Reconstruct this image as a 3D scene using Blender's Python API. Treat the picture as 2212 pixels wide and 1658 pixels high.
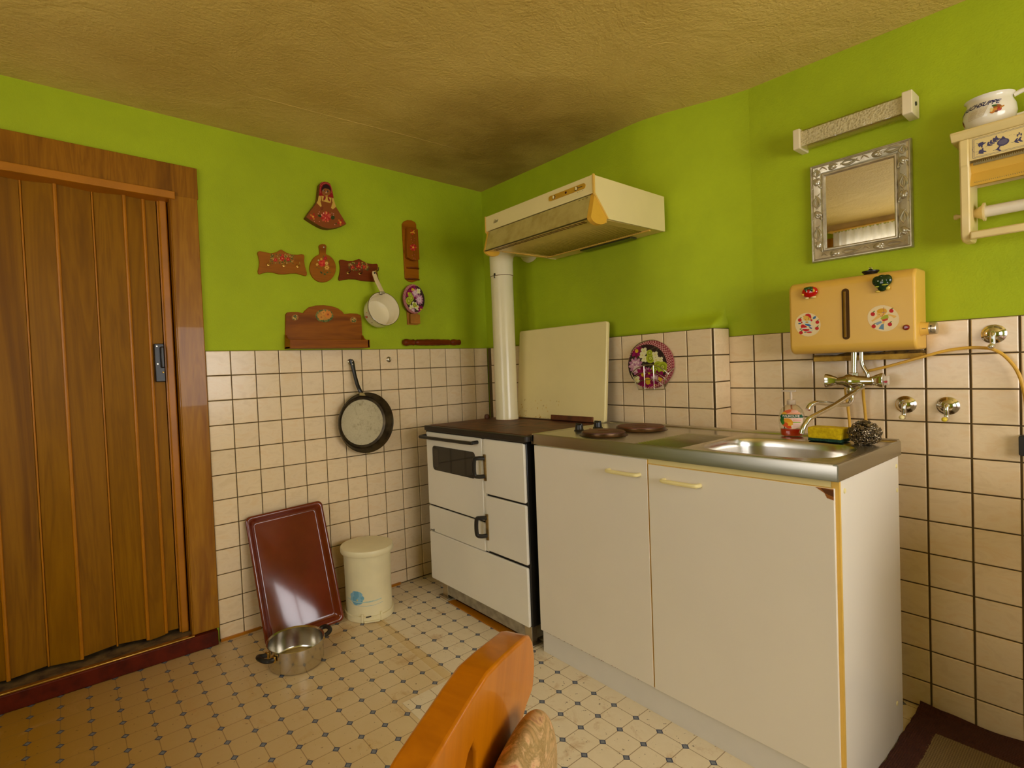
import bpy, bmesh, math, random
import numpy as np
from mathutils import Matrix, Vector
random.seed(7); np.random.seed(7)
PI=math.pi
for o in list(bpy.data.objects): bpy.data.objects.remove(o)
SC=bpy.context.scene
COL=SC.collection
# ------------------------------------------------------------------ camera
FPX=1136.04; SHX,SHY=-108.39,-3.03
YAW,PITCH,ROLL=[math.radians(a) for a in (52.9298,-1.4312,-2.3064)]
CAMP=np.array([-2.254,-2.594,1.196])
_F=np.array([math.cos(YAW)*math.cos(PITCH),math.sin(YAW)*math.cos(PITCH),math.sin(PITCH)])
_R0=np.array([math.sin(YAW),-math.cos(YAW),0]); _U0=np.cross(_R0,_F)
_R=_R0*math.cos(ROLL)+_U0*math.sin(ROLL); _U=_U0*math.cos(ROLL)-_R0*math.sin(ROLL)
cd=bpy.data.cameras.new('camera'); cam=bpy.data.objects.new('camera',cd); COL.objects.link(cam)
cam.matrix_world=Matrix(((_R[0],_U[0],-_F[0],CAMP[0]),(_R[1],_U[1],-_F[1],CAMP[1]),(_R[2],_U[2],-_F[2],CAMP[2]),(0,0,0,1)))
cd.sensor_width=36; cd.sensor_fit='HORIZONTAL'; cd.lens=FPX/2212*36
cd.shift_x=-SHX/2212; cd.shift_y=SHY/2212; cd.clip_start=.02
SC.camera=cam
# ------------------------------------------------------------------ light and exposure
SKY=(1.0,.975,.98)                      # overcast daylight
PANE={'south':8.6,'east':2.2,'west':4.2}   # brightness of the sky in each window
W=bpy.data.worlds.new('world'); SC.world=W; W.use_nodes=True
W.node_tree.nodes['Background'].inputs[0].default_value=(.75,.85,1,1); W.node_tree.nodes['Background'].inputs[1].default_value=.6
vs=SC.view_settings; vs.view_transform='Standard'; vs.look='None'; vs.gamma=1; vs.use_curve_mapping=False; vs.exposure=0.03

# ------------------------------------------------------------------ helpers: points on real planes, found from the photograph
def ray(u,v):
    u=np.asarray(u,float); v=np.asarray(v,float)
    return _F+np.multiply.outer((u-1106-SHX)/FPX,_R)-np.multiply.outer((v-829-SHY)/FPX,_U)
def on_plane(u,v,P,n):
    d=ray(u,v); P=np.asarray(P,float); n=np.asarray(n,float)
    t=((P-CAMP)@n)/(d@n); return CAMP+d*np.asarray(t)[...,None]
def onx(u,v,x): return on_plane(u,v,(x,0,0),(1,0,0))
def ony(u,v,y): return on_plane(u,v,(0,y,0),(0,1,0))
def onz(u,v,z): return on_plane(u,v,(0,0,z),(0,0,1))
class Z:                                # a magnified view: origin and scale
    def __init__(s,x0,y0,sc): s.x0,s.y0,s.s=x0,y0,sc
    def px(s,x,y): return s.x0+np.asarray(x,float)/s.s, s.y0+np.asarray(y,float)/s.s
    def L(s,x,y,yp): return ony(*s.px(x,y),yp)
    def R(s,x,y,xp): return onx(*s.px(x,y),xp)
    def polyL(s,pts,yp): return [tuple(s.L(x,y,yp)[[0,2]]) for x,y in pts]
    def polyR(s,pts,xp): return [tuple(s.R(x,y,xp)[[1,2]]) for x,y in pts]
# ------------------------------------------------------------------ helpers: colour and material
def lin(c): c=c/255.; return c/12.92 if c<=.04045 else ((c+.055)/1.055)**2.4
def C(r,g,b): return (lin(r),lin(g),lin(b),1)
def nt(name):
    m=bpy.data.materials.new(name); m.use_nodes=True; t=m.node_tree
    return m,t,t.nodes['Principled BSDF']
def node(t,typ,**k):
    n=t.nodes.new(typ)
    for a,b in k.items():
        if a.startswith('i_'): n.inputs[a[2:].replace('_',' ')].default_value=b
        else: setattr(n,a,b)
    return n
def coords(t,sc=(1,1,1),world=False,rot=(0,0,0)):
    if world: g=node(t,'ShaderNodeNewGeometry'); out=g.outputs['Position']
    else: g=node(t,'ShaderNodeTexCoord'); out=g.outputs['Object']
    mp=node(t,'ShaderNodeMapping'); mp.inputs['Scale'].default_value=sc; mp.inputs['Rotation'].default_value=rot
    t.links.new(out,mp.inputs[0]); return mp.outputs[0]
def noise(t,v,scale,detail=3,rough=.55,dist=0):
    n=node(t,'ShaderNodeTexNoise'); n.inputs['Scale'].default_value=scale; n.inputs['Detail'].default_value=detail
    n.inputs['Roughness'].default_value=rough; n.inputs['Distortion'].default_value=dist
    t.links.new(v,n.inputs['Vector']); return n.outputs['Fac']
def ramp(t,f,stops):
    r=node(t,'ShaderNodeValToRGB'); e=r.color_ramp.elements
    while len(e)<len(stops): e.new(.5)
    for k,(p,c) in zip(e,stops): k.position=p; k.color=c if len(c)==4 else (*c,1)
    t.links.new(f,r.inputs[0]); return r.outputs[0]
def mix(t,f,a,b,typ='MIX'):
    m=node(t,'ShaderNodeMix',data_type='RGBA',blend_type=typ)
    for s,x in ((0,f),(6,a),(7,b)):
        if hasattr(x,'is_output'): t.links.new(x,m.inputs[s])
        else: m.inputs[s].default_value=x
    return m.outputs[2]
def mth(t,op,a,b=None,c=None):
    m=node(t,'ShaderNodeMath',operation=op)
    for i,x in enumerate((a,b,c)):
        if x is None: continue
        if hasattr(x,'is_output'): t.links.new(x,m.inputs[i])
        else: m.inputs[i].default_value=x
    return m.outputs[0]
def bump(t,p,h,strength,dist=.002):
    b=node(t,'ShaderNodeBump'); b.inputs['Strength'].default_value=strength; b.inputs['Distance'].default_value=dist
    t.links.new(h,b.inputs['Height']); t.links.new(b.outputs[0],p.inputs['Normal']); return b
MATS={}
def mat(name,c=None,rough=.5,metal=0,var=.12,vscale=8,c2=None,bmp=0,bscale=120,coat=0,trans=0,ior=1.45,emit=0,alpha=1,spec=.5,detail=4,stretch=(1,1,1)):
    if name in MATS: return MATS[name]
    m,t,p=nt(name); MATS[name]=m
    p.inputs['Roughness'].default_value=rough; p.inputs['Metallic'].default_value=metal
    p.inputs['Coat Weight'].default_value=coat; p.inputs['Coat Roughness'].default_value=.08
    p.inputs['Transmission Weight'].default_value=trans; p.inputs['IOR'].default_value=ior
    p.inputs['Specular IOR Level'].default_value=spec; p.inputs['Alpha'].default_value=alpha
    v=coords(t,stretch)
    if c2 is None: c2=tuple(x*(1-var*2.2) for x in c[:3])+(1,)
    f=noise(t,v,vscale,detail)
    t.links.new(ramp(t,f,[(.32,c2),(.62,c)]),p.inputs['Base Color'])
    if bmp: bump(t,p,noise(t,v,bscale,3),bmp)
    if emit: p.inputs['Emission Color'].default_value=c; p.inputs['Emission Strength'].default_value=emit
    return m
def wood(name,c1=None,c2=None,axis='z',rough=.4,scale=10,coat=0,fine=.35):
    if name in MATS: return MATS[name]
    m,t,p=nt(name); MATS[name]=m
    st={'z':(1,1,.07),'x':(.07,1,1),'y':(1,.07,1)}[axis]
    v=coords(t,st)
    f=noise(t,v,scale,4,.6,1.2); g=noise(t,v,scale*9,3,.6,.3)
    a=ramp(t,f,[(.3,c2),(.5,c1),(.56,tuple((x*.55+y*.45) for x,y in zip(c1,c2))),(.62,c1),(.75,c2)])
    d=ramp(t,g,[(.35,(.7,.64,.55,1)),(.6,(1,1,1,1))])
    t.links.new(mix(t,fine,a,mix(t,1.0,a,d,'MULTIPLY')),p.inputs['Base Color'])
    p.inputs['Roughness'].default_value=rough; p.inputs['Coat Weight'].default_value=coat
    p.inputs['Specular IOR Level'].default_value=.18; bump(t,p,g,.08); return m
def printed(name,rough=.5,coat=0):
    if name in MATS: return MATS[name]
    m,t,p=nt(name); MATS[name]=m
    a=node(t,'ShaderNodeAttribute',attribute_name='Col'); t.links.new(a.outputs['Color'],p.inputs['Base Color'])
    p.inputs['Roughness'].default_value=rough; p.inputs['Coat Weight'].default_value=coat; p.inputs['Specular IOR Level'].default_value=.25
    return m
# ------------------------------------------------------------------ helpers: objects
WM={}
def thing(name,label,cat,loc=(0,0,0),rotz=0,group=None,kind=None):
    o=bpy.data.objects.new(name,None); COL.objects.link(o); o.empty_display_size=.05
    o.location=loc; o.rotation_euler=(0,0,rotz)
    WM[o]=Matrix.Translation(loc)@Matrix.Rotation(rotz,4,'Z')
    tag(o,label,cat,group,kind); return o
def tag(o,label=None,cat=None,group=None,kind=None):
    if label: o['label']=label
    if cat: o['category']=cat
    if group: o['group']=group
    if kind: o['kind']=kind
    return o
def fin(me,smooth=35):
    if smooth:
        me.polygons.foreach_set('use_smooth',[True]*len(me.polygons))
        me.set_sharp_from_angle(angle=math.radians(smooth))
def obj(name,bm,m,parent=None,bevel=0,smooth=35,label=None,seg=2,base=None,subd=0):
    """mesh object from a bmesh given in world coordinates"""
    M=Matrix.Identity(4)
    if parent is not None: M=WM[parent]
    elif base is not None: M=Matrix.Translation(base)
    bmesh.ops.recalc_face_normals(bm,faces=bm.faces[:])
    bm.transform(M.inverted())
    me=bpy.data.meshes.new(name); bm.to_mesh(me); bm.free(); fin(me,smooth)
    return link(name,me,m,parent,M,bevel,label,seg,subd)
def link(name,me,m,parent=None,M=None,bevel=0,label=None,seg=2,subd=0):
    o=bpy.data.objects.new(name,me); COL.objects.link(o)
    if m is not None and not me.materials: me.materials.append(m)
    if parent is not None: o.parent=parent
    elif M is not None: o.matrix_world=M
    WM[o]=M if M is not None else (WM[parent] if parent is not None else Matrix.Identity(4))
    if bevel:
        b=o.modifiers.new('bevel','BEVEL'); b.width=bevel; b.segments=seg; b.limit_method='ANGLE'; b.angle_limit=math.radians(40)
    if subd:
        b=o.modifiers.new('subd','SUBSURF'); b.levels=subd; b.render_levels=subd
    if label: o['label']=label
    return o
def NB(): return bmesh.new()
def box(x0,x1,y0,y1,z0,z1,bm=None,M=None):
    bm=bm or NB()
    vs=[bm.verts.new((x,y,z)) for x in (x0,x1) for y in (y0,y1) for z in (z0,z1)]
    if M is not None:
        for v in vs: v.co=M@v.co
    for f in ((0,1,3,2),(4,6,7,5),(0,4,5,1),(2,3,7,6),(0,2,6,4),(1,5,7,3)): bm.faces.new([vs[i] for i in f])
    return bm
def prism(pts,ax,a,b,bm=None,M=None):
    """polygon in the two other axes, extruded along ax from a to b"""
    bm=bm or NB()
    def P(p,t): return {'x':(t,p[0],p[1]),'y':(p[0],t,p[1]),'z':(p[0],p[1],t)}[ax]
    A=[bm.verts.new(P(p,a)) for p in pts]; B=[bm.verts.new(P(p,b)) for p in pts]
    if M is not None:
        for v in A+B: v.co=M@v.co
    bm.faces.new(A); bm.faces.new(B[::-1])
    n=len(pts)
    for i in range(n): bm.faces.new((A[i],B[i],B[(i+1)%n],A[(i+1)%n]))
    return bm
def tube(path,r,seg=10,bm=None,closed=False,cap=True):
    bm=bm or NB(); P=[Vector(p) for p in path]; n=len(P)
    rs=r if isinstance(r,(list,tuple)) else [r]*n
    T=[]
    for i in range(n):
        a=P[(i-1)%n] if (closed or i>0) else P[i]; b=P[(i+1)%n] if (closed or i<n-1) else P[i]
        T.append((b-a).normalized())
    up=Vector((0,0,1)) if abs(T[0].z)<.9 else Vector((1,0,0))
    N=(up-T[0]*up.dot(T[0])).normalized(); rings=[]
    for i in range(n):
        N=(N-T[i]*N.dot(T[i])).normalized(); B=T[i].cross(N)
        rings.append([bm.verts.new(P[i]+(N*math.cos(2*PI*k/seg)+B*math.sin(2*PI*k/seg))*rs[i]) for k in range(seg)])
    for i in range(n if closed else n-1):
        a,b=rings[i],rings[(i+1)%n]
        for k in range(seg): bm.faces.new((a[k],a[(k+1)%seg],b[(k+1)%seg],b[k]))
    if cap and not closed: bm.faces.new(rings[0][::-1]); bm.faces.new(rings[-1])
    return bm
def spline(pts,n=8):
    P=[np.array(p,float) for p in pts]; P=[2*P[0]-P[1]]+P+[2*P[-1]-P[-2]]; out=[]
    for i in range(1,len(P)-2):
        for k in range(n):
            t=k/n; a,b,c,d=P[i-1:i+3]
            out.append(tuple(.5*((2*b)+(c-a)*t+(2*a-5*b+4*c-d)*t*t+(3*b-a-3*c+d)*t**3)))
    out.append(tuple(P[-2])); return out
def lathe(prof,M=None,seg=36,bm=None,sx=1,sy=1,cap=True):
    """profile [(r,z)] about z, then moved by M"""
    bm=bm or NB(); rings=[]
    for r,z in prof:
        if r<1e-6: rings.append([bm.verts.new((0,0,z))])
        else: rings.append([bm.verts.new((r*sx*math.cos(2*PI*k/seg),r*sy*math.sin(2*PI*k/seg),z)) for k in range(seg)])
    for a,b in zip(rings,rings[1:]):
        for k in range(seg):
            k2=(k+1)%seg
            if len(a)==1 and len(b)==1: continue
            if len(a)==1: bm.faces.new((a[0],b[k2],b[k]))
            elif len(b)==1: bm.faces.new((a[k],a[k2],b[0]))
            else: bm.faces.new((a[k],a[k2],b[k2],b[k]))
    if cap:
        for r in (rings[0],rings[-1]):
            if len(r)>1: bm.faces.new(r)
    if M is not None: bmesh.ops.transform(bm,matrix=M,verts=[v for r in rings for v in r])
    return bm
def axisM(p,d):
    """z axis turned to direction d, origin p"""
    q=Vector(d).normalized().to_track_quat('Z','Y').to_matrix().to_4x4(); return Matrix.Translation(p)@q
def arc(cx,cy,r,a0,a1,n=8,ry=None):
    ry=ry or r
    return [(cx+r*math.cos(math.radians(a0+(a1-a0)*i/n)),cy+ry*math.sin(math.radians(a0+(a1-a0)*i/n))) for i in range(n+1)]
def rrect(x0,x1,y0,y1,r,n=6):
    return arc(x1-r,y1-r,r,0,90,n)+arc(x0+r,y1-r,r,90,180,n)+arc(x0+r,y0+r,r,180,270,n)+arc(x1-r,y0+r,r,270,360,n)
# flat print: shapes painted in order onto a fine sheet of faces
def inpoly(X,Y,pts):
    r=np.zeros(X.shape,bool); n=len(pts)
    for i in range(n):
        x1,y1=pts[i]; x2,y2=pts[(i+1)%n]
        if y1==y2: continue
        c=((y1>Y)!=(y2>Y))&(X<(x2-x1)*(Y-y1)/(y2-y1)+x1); r^=c
    return r
def segd(X,Y,p,q):
    px,py=p; dx,dy=q[0]-px,q[1]-py; l=dx*dx+dy*dy+1e-12
    t=np.clip(((X-px)*dx+(Y-py)*dy)/l,0,1); return np.hypot(X-px-t*dx,Y-py-t*dy)
def E_(cx,cy,rx,ry,c,rot=0):
    a=math.radians(rot); ca,sa=math.cos(a),math.sin(a)
    return lambda X,Y:((((X-cx)*ca+(Y-cy)*sa)/rx)**2+((-(X-cx)*sa+(Y-cy)*ca)/ry)**2<1,c)
def P_(pts,c): return lambda X,Y:(inpoly(X,Y,pts),c)
def L_(pts,w,c):
    def f(X,Y):
        d=np.full(X.shape,1e9)
        for p,q in zip(pts,pts[1:]): d=np.minimum(d,segd(X,Y,p,q))
        return d<w/2,c
    return f
def FL_(cx,cy,r,n,c,cc,w=.38,ph=0,c2=None,sy=1):
    out=[]
    for k in range(n):
        a=2*PI*k/n+ph
        out.append(E_(cx+math.cos(a)*r*.58,cy+math.sin(a)*r*.58*sy,r*.45,r*w,c if (c2 is None or k%2) else c2,math.degrees(a)))
    out.append(E_(cx,cy,r*.27,r*.27*sy,cc)); return out
def decal(name,parent,x0,x1,y0,y1,step,layers,fn,m,base=None,clip=None,label=None):
    nx=max(2,int(abs(x1-x0)/step)); ny=max(2,int(abs(y1-y0)/step))
    X,Y=np.meshgrid(np.linspace(x0,x1,nx),np.linspace(y0,y1,ny)); X=X.ravel();Y=Y.ravel()
    col=np.zeros((X.size,4)); A=np.zeros(X.size,bool)
    if base is not None: col[:]=base; A[:]=True
    flat=[]
    for l in layers: flat+= l if isinstance(l,list) else [l]
    for l in flat:
        k,c=l(X,Y); col[k]=c if not callable(c) else c(X[k],Y[k]); A|=k
    if clip is not None: A&=clip(X,Y)
    Pt=fn(X,Y)
    Mi=np.array(WM[parent].inverted()); Pt=Pt@Mi[:3,:3].T+Mi[:3,3]
    i=np.arange(nx*ny).reshape(ny,nx); q=np.stack([i[:-1,:-1],i[:-1,1:],i[1:,1:],i[1:,:-1]],-1).reshape(-1,4)
    q=q[A[q].all(1)]; 
    if len(q)==0: return None
    used=np.unique(q); rm=np.full(nx*ny,-1); rm[used]=np.arange(used.size); q=rm[q]; Pt=Pt[used]; col=col[used]
    me=bpy.data.meshes.new(name); me.from_pydata(Pt.tolist(),[],q.tolist())
    at=me.color_attributes.new('Col','FLOAT_COLOR','POINT'); at.data.foreach_set('color',col.astype(np.float32).ravel())
    me.polygons.foreach_set('use_smooth',[True]*len(me.polygons))
    return link(name,me,m,parent,WM[parent],label=label)
def textbm(s,size,fn,depth=0,spacing=1.0,shear=0,bold=0):
    cu=bpy.data.curves.new('t','FONT'); cu.body=s; cu.size=size; cu.resolution_u=3; cu.space_character=spacing; cu.shear=shear; cu.offset=bold
    to=bpy.data.objects.new('t',cu); COL.objects.link(to)
    dg=bpy.context.evaluated_depsgraph_get(); dg.update()
    me=bpy.data.meshes.new_from_object(to.evaluated_get(dg)); bm=NB(); bm.from_mesh(me)
    bpy.data.objects.remove(to); bpy.data.curves.remove(cu); bpy.data.meshes.remove(me)
    bmesh.ops.triangulate(bm,faces=bm.faces[:])
    bmesh.ops.subdivide_edges(bm,edges=[e for e in bm.edges if e.calc_length()>size*.25],cuts=1)
    for v in bm.verts: v.co=Vector(fn(v.co.x,v.co.y))
    return bm
# ------------------------------------------------------------------ materials
def wallpaint():
    m,t,p=nt('green_distemper'); v=coords(t,world=True)
    big=noise(t,v,1.3,4,.6); mid=noise(t,v,7,5,.65)
    c=mix(t,mid,C(165,183,3),C(182,201,8)); c=mix(t,ramp(t,big,[(.42,(0,0,0)),(.7,(.5,.5,.5))]),c,C(146,160,3))
    t.links.new(c,p.inputs['Base Color']); p.inputs['Roughness'].default_value=.75
    # paper seams every 53 cm and a plaster grain
    sx=node(t,'ShaderNodeSeparateXYZ'); t.links.new(v,sx.inputs[0])
    s=mth(t,'ADD',sx.outputs[0],sx.outputs[1]); s=mth(t,'ABSOLUTE',mth(t,'SUBTRACT',mth(t,'FRACT',mth(t,'DIVIDE',mth(t,'ADD',s,.93),.53)),.5))
    seam=mth(t,'LESS_THAN',s,.003)
    h=mth(t,'SUBTRACT',mth(t,'ADD',noise(t,v,160,2),mth(t,'MULTIPLY',noise(t,v,28,4),1.6)),mth(t,'MULTIPLY',seam,.8))
    bump(t,p,h,.28,.004); return m
def ceilpaint():
    m,t,p=nt('yellowed_ceiling_paper'); v=coords(t,world=True)
    big=noise(t,v,1.1,5,.6); mid=noise(t,v,5,5,.7,.5)
    c=mix(t,mid,C(216,184,92),C(228,198,110)); c=mix(t,ramp(t,big,[(.4,(0,0,0)),(.72,(.6,.6,.6))]),c,C(182,146,60))
    # soot above the stove: a brown cloud of its own shape
    sx=node(t,'ShaderNodeSeparateXYZ'); t.links.new(v,sx.inputs[0])
    d=mth(t,'ADD',mth(t,'POWER',mth(t,'DIVIDE',mth(t,'ADD',sx.outputs[0],.35),.75),2),mth(t,'POWER',mth(t,'DIVIDE',mth(t,'ADD',sx.outputs[1],.55),.75),2))
    s=mth(t,'MULTIPLY',mth(t,'SUBTRACT',1.25,d),mth(t,'MULTIPLY',noise(t,v,3,4),1.1))
    cl=ramp(t,s,[(.1,(0,0,0)),(.75,(.75,.75,.75))])
    c=mix(t,cl,c,C(130,100,16)); t.links.new(c,p.inputs['Base Color']); p.inputs['Roughness'].default_value=.7
    h=mth(t,'ADD',mth(t,'MULTIPLY',noise(t,v,3.2,6,.62,1.5),3),noise(t,v,90,2)); bump(t,p,h,.35,.012); return m
def tilemat():
    m,t,p=nt('cream_marbled_tile')
    oi=node(t,'ShaderNodeObjectInfo'); va=node(t,'ShaderNodeVectorMath',operation='ADD'); g=node(t,'ShaderNodeNewGeometry')
    sc=node(t,'ShaderNodeVectorMath',operation='SCALE'); sc.inputs['Scale'].default_value=9
    cmb=node(t,'ShaderNodeCombineXYZ'); t.links.new(oi.outputs['Random'],cmb.inputs[0]); t.links.new(cmb.outputs[0],sc.inputs[0])
    mp=node(t,'ShaderNodeMapping'); mp.inputs['Scale'].default_value=(1,1,2.2); t.links.new(g.outputs['Position'],mp.inputs[0])
    t.links.new(mp.outputs[0],va.inputs[0]); t.links.new(sc.outputs[0],va.inputs[1])
    f=noise(t,va.outputs[0],13,5,.62,.9)
    c=ramp(t,f,[(.34,C(234,208,166)),(.5,C(241,217,177)),(.66,C(238,209,164))])
    v=mth(t,'ADD',mth(t,'MULTIPLY',oi.outputs['Random'],.07),.95)
    c=mix(t,1.0,c,mix(t,0.0,(1,1,1,1),(1,1,1,1)),'MULTIPLY')
    hs=node(t,'ShaderNodeHueSaturation'); t.links.new(c,hs.inputs['Color']); t.links.new(v,hs.inputs['Value'])
    t.links.new(hs.outputs[0],p.inputs['Base Color']); p.inputs['Roughness'].default_value=.22
    bump(t,p,noise(t,g.outputs['Position'],14,2),.06,.004); return m
def vinyl(name,ox,oy,white=0,ang=0):
    """printed vinyl: octagons with small blue squares, pitch 88 mm"""
    m,t,p=nt(name); pt=.0882
    g=node(t,'ShaderNodeNewGeometry'); s=node(t,'ShaderNodeSeparateXYZ'); t.links.new(g.outputs['Position'],s.inputs[0])
    def cell(o,off):
        a=mth(t,'DIVIDE',mth(t,'SUBTRACT',o,off),pt); a=mth(t,'SUBTRACT',mth(t,'FRACT',mth(t,'ADD',a,100.5)),.5); return mth(t,'ABSOLUTE',a)
    ax=cell(s.outputs[0],ox); ay=cell(s.outputs[1],oy); d=mth(t,'ADD',ax,ay)
    # octagon edges: lines on the lattice outside the squares
    ln=mth(t,'LESS_THAN',mth(t,'MINIMUM',ax,ay),.014); sq=mth(t,'LESS_THAN',d,.150); sqi=mth(t,'LESS_THAN',d,.095)
    nb=noise(t,g.outputs['Position'],2.2,5,.6); nf=noise(t,g.outputs['Position'],30,5,.7); nm=noise(t,g.outputs['Position'],9,5,.7,.6)
    base=mix(t,nf,C(226,208,170),C(238,224,192))
    yel=ramp(t,s.outputs[0],[(0,(1,1,1)),(1,(1,1,1))])
    # left of the taped seam the sheet has gone yellow, right of it it is paler
    seam=mth(t,'ADD',s.outputs[0],mth(t,'ADD',mth(t,'MULTIPLY',s.outputs[1],-.03),1.085))
    if not white:
        y=ramp(t,mth(t,'ADD',mth(t,'MULTIPLY',seam,-12),.5),[(0,(0,0,0)),(1,(1,1,1))])
        base=mix(t,mth(t,'MULTIPLY',y,mth(t,'ADD',mth(t,'MULTIPLY',nb,.55),.12)),base,C(206,168,84))
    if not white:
        far=ramp(t,mth(t,'ADD',mth(t,'MULTIPLY',s.outputs[0],-.9),-1.15),[(0,(0,0,0)),(1,(.95,.95,.95))]); base=mix(t,far,base,C(164,116,2))  # further yellowing to the far left, with that corner's dim light painted in
    dirt=ramp(t,nm,[(.56,(0,0,0)),(.74,(.7,.7,.7))]); base=mix(t,dirt,base,C(190,146,84))
    col=mix(t,mth(t,'MULTIPLY',ln,.8),base,C(138,106,62)); 
    col=mix(t,sq,col,C(52,60,86)); col=mix(t,sqi,col,mix(t,nf,C(104,112,122),C(134,138,140)))
    spk=mth(t,'GREATER_THAN',noise(t,g.outputs['Position'],75,2,.5),.71); col=mix(t,mth(t,'MULTIPLY',spk,.7),col,C(96,66,36))
    if not white:
        tp=mth(t,'LESS_THAN',mth(t,'ABSOLUTE',seam),.020); ins=mth(t,'GREATER_THAN',s.outputs[1],-.93)
        col=mix(t,mth(t,'MULTIPLY',mth(t,'MULTIPLY',tp,ins),.4),col,C(206,164,58))
    t.links.new(col,p.inputs['Base Color']); p.inputs['Roughness'].default_value=.38
    bump(t,p,mth(t,'SUBTRACT',nf,mth(t,'MULTIPLY',ln,.6)),.12,.002); return m
def steel(name,c=(.60,.57,.50,1),rough=.26,st=(.6,50,50)):
    if name in MATS: return MATS[name]
    m,t,p=nt(name); MATS[name]=m; p.inputs['Metallic'].default_value=1
    v=coords(t,st); f=noise(t,v,8,3)
    t.links.new(ramp(t,f,[(.3,tuple(x*.93 for x in c[:3])+(1,)),(.7,c)]),p.inputs['Base Color'])
    t.links.new(ramp(t,f,[(.3,(rough*.94,)*3),(.7,(rough*1.06,)*3)]),p.inputs['Roughness']); return m
GREEN=wallpaint(); CEIL=ceilpaint(); TILE=tilemat()
GROUT=mat('dark_grout',C(96,76,40),.9,bmp=.3)
WHITE=mat('white_enamel',C(238,232,218),.22,var=.02,vscale=3,coat=.2)
CREAM=mat('cream_enamel',C(240,222,158),.25,var=.03,vscale=3)
MELA=mat('white_melamine',C(236,226,208),.3,var=.02,vscale=2,bmp=.02)
YPLA=mat('yellowed_plastic',C(232,186,84),.4,var=.05)
LYPLA=mat('cream_yellow_plastic',C(244,228,162),.35,var=.05)
BLACK=mat('black_plastic',C(34,30,26),.35,var=.1)
IRON=mat('brown_cast_iron',C(112,60,26),.5,c2=C(72,38,16),vscale=14,bmp=.25,detail=6)
DIRON=mat('black_iron',C(44,36,28),.45,var=.2,bmp=.15)
CHROME=mat('chrome',(.72,.69,.62,1),.12,1,var=.05)
STEEL=steel('brushed_steel'); BRASS=mat('brass',C(222,182,92),.28,1,var=.1)
SATIN=mat('satin_nickel',C(200,190,168),.3,1,var=.05)
GLASSB=mat('dark_glass',C(40,36,32),.06,var=.02)
WOODB=wood('brown_stained_wood',C(156,88,8),C(118,60,4),'x',.45,9)
WOODR=wood('red_brown_wood',C(124,54,10),C(86,36,6),'x',.4,9)
WOODD=wood('door_oak_print',C(150,100,1),C(112,68,0),'z',.5,7)
WOODF=wood('frame_oak_print',C(172,116,22),C(136,82,8),'z',.35,12,.15)
WOODH=wood('head_oak_print',C(160,104,14),C(116,70,6),'z',.4,12,.1)
STRIP=mat('hinge_vinyl',C(186,116,8),.4,var=.08)
MAROON=mat('maroon_gloss_paint',C(100,30,8),.45,c2=C(70,18,4),vscale=20,bmp=.15,spec=.25)
PINE=wood('honey_pine',C(184,106,2),C(152,82,1),'z',.3,6,.3,.2)
PRINT=printed('flat_print',.6); PRINTG=printed('satin_print',.45,0)
# ================================================================== THE ROOM
XW,YS=-3.40,-4.0                 # west and south walls, behind the camera
def ceilz(x,y): return 2.318-.018*x+.025*y
def struct(name,bm,m,label,**k):
    o=obj(name,bm,m,**k); tag(o,label,None,None,'structure'); return o
# floor
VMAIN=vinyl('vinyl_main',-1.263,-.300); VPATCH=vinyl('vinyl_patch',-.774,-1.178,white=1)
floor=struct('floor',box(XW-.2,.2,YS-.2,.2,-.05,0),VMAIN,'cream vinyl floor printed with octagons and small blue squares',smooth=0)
obj('vinyl_patch',prism([(-1.335,-.945),(-1.335,-3.2),(-.60,-3.2),(-.60,-1.02),(-.75,-1.02),(-.75,-.925)],'z',.0002,.0022),VPATCH,floor,smooth=0,label='paler overlaid vinyl patch beside the cabinet')
for pts in ([(-.985,0),(-.78,0),(-.80,-.018),(-.985,-.02)],[(-1.74,0),(-1.56,0),(-1.56,-.016),(-1.74,-.02)]):
    obj('wood_strip',prism(pts,'z',.0005,.012),STRIP,floor)
def flo(pts): return [tuple(onz(u,v,0)[:2]) for u,v in pts]
obj('wood_strip',prism(flo([(968,1300),(982,1296),(1112,1366),(1094,1374)]),'z',.0004,.005),STRIP,floor)
obj('bare_board_gap',prism(flo([(982,1296),(1000,1292),(1146,1360),(1150,1385),(1112,1366)]),'z',.0003,.0025),mat('brown_floorboard',C(92,50,20),.6,vscale=30),floor)
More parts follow.
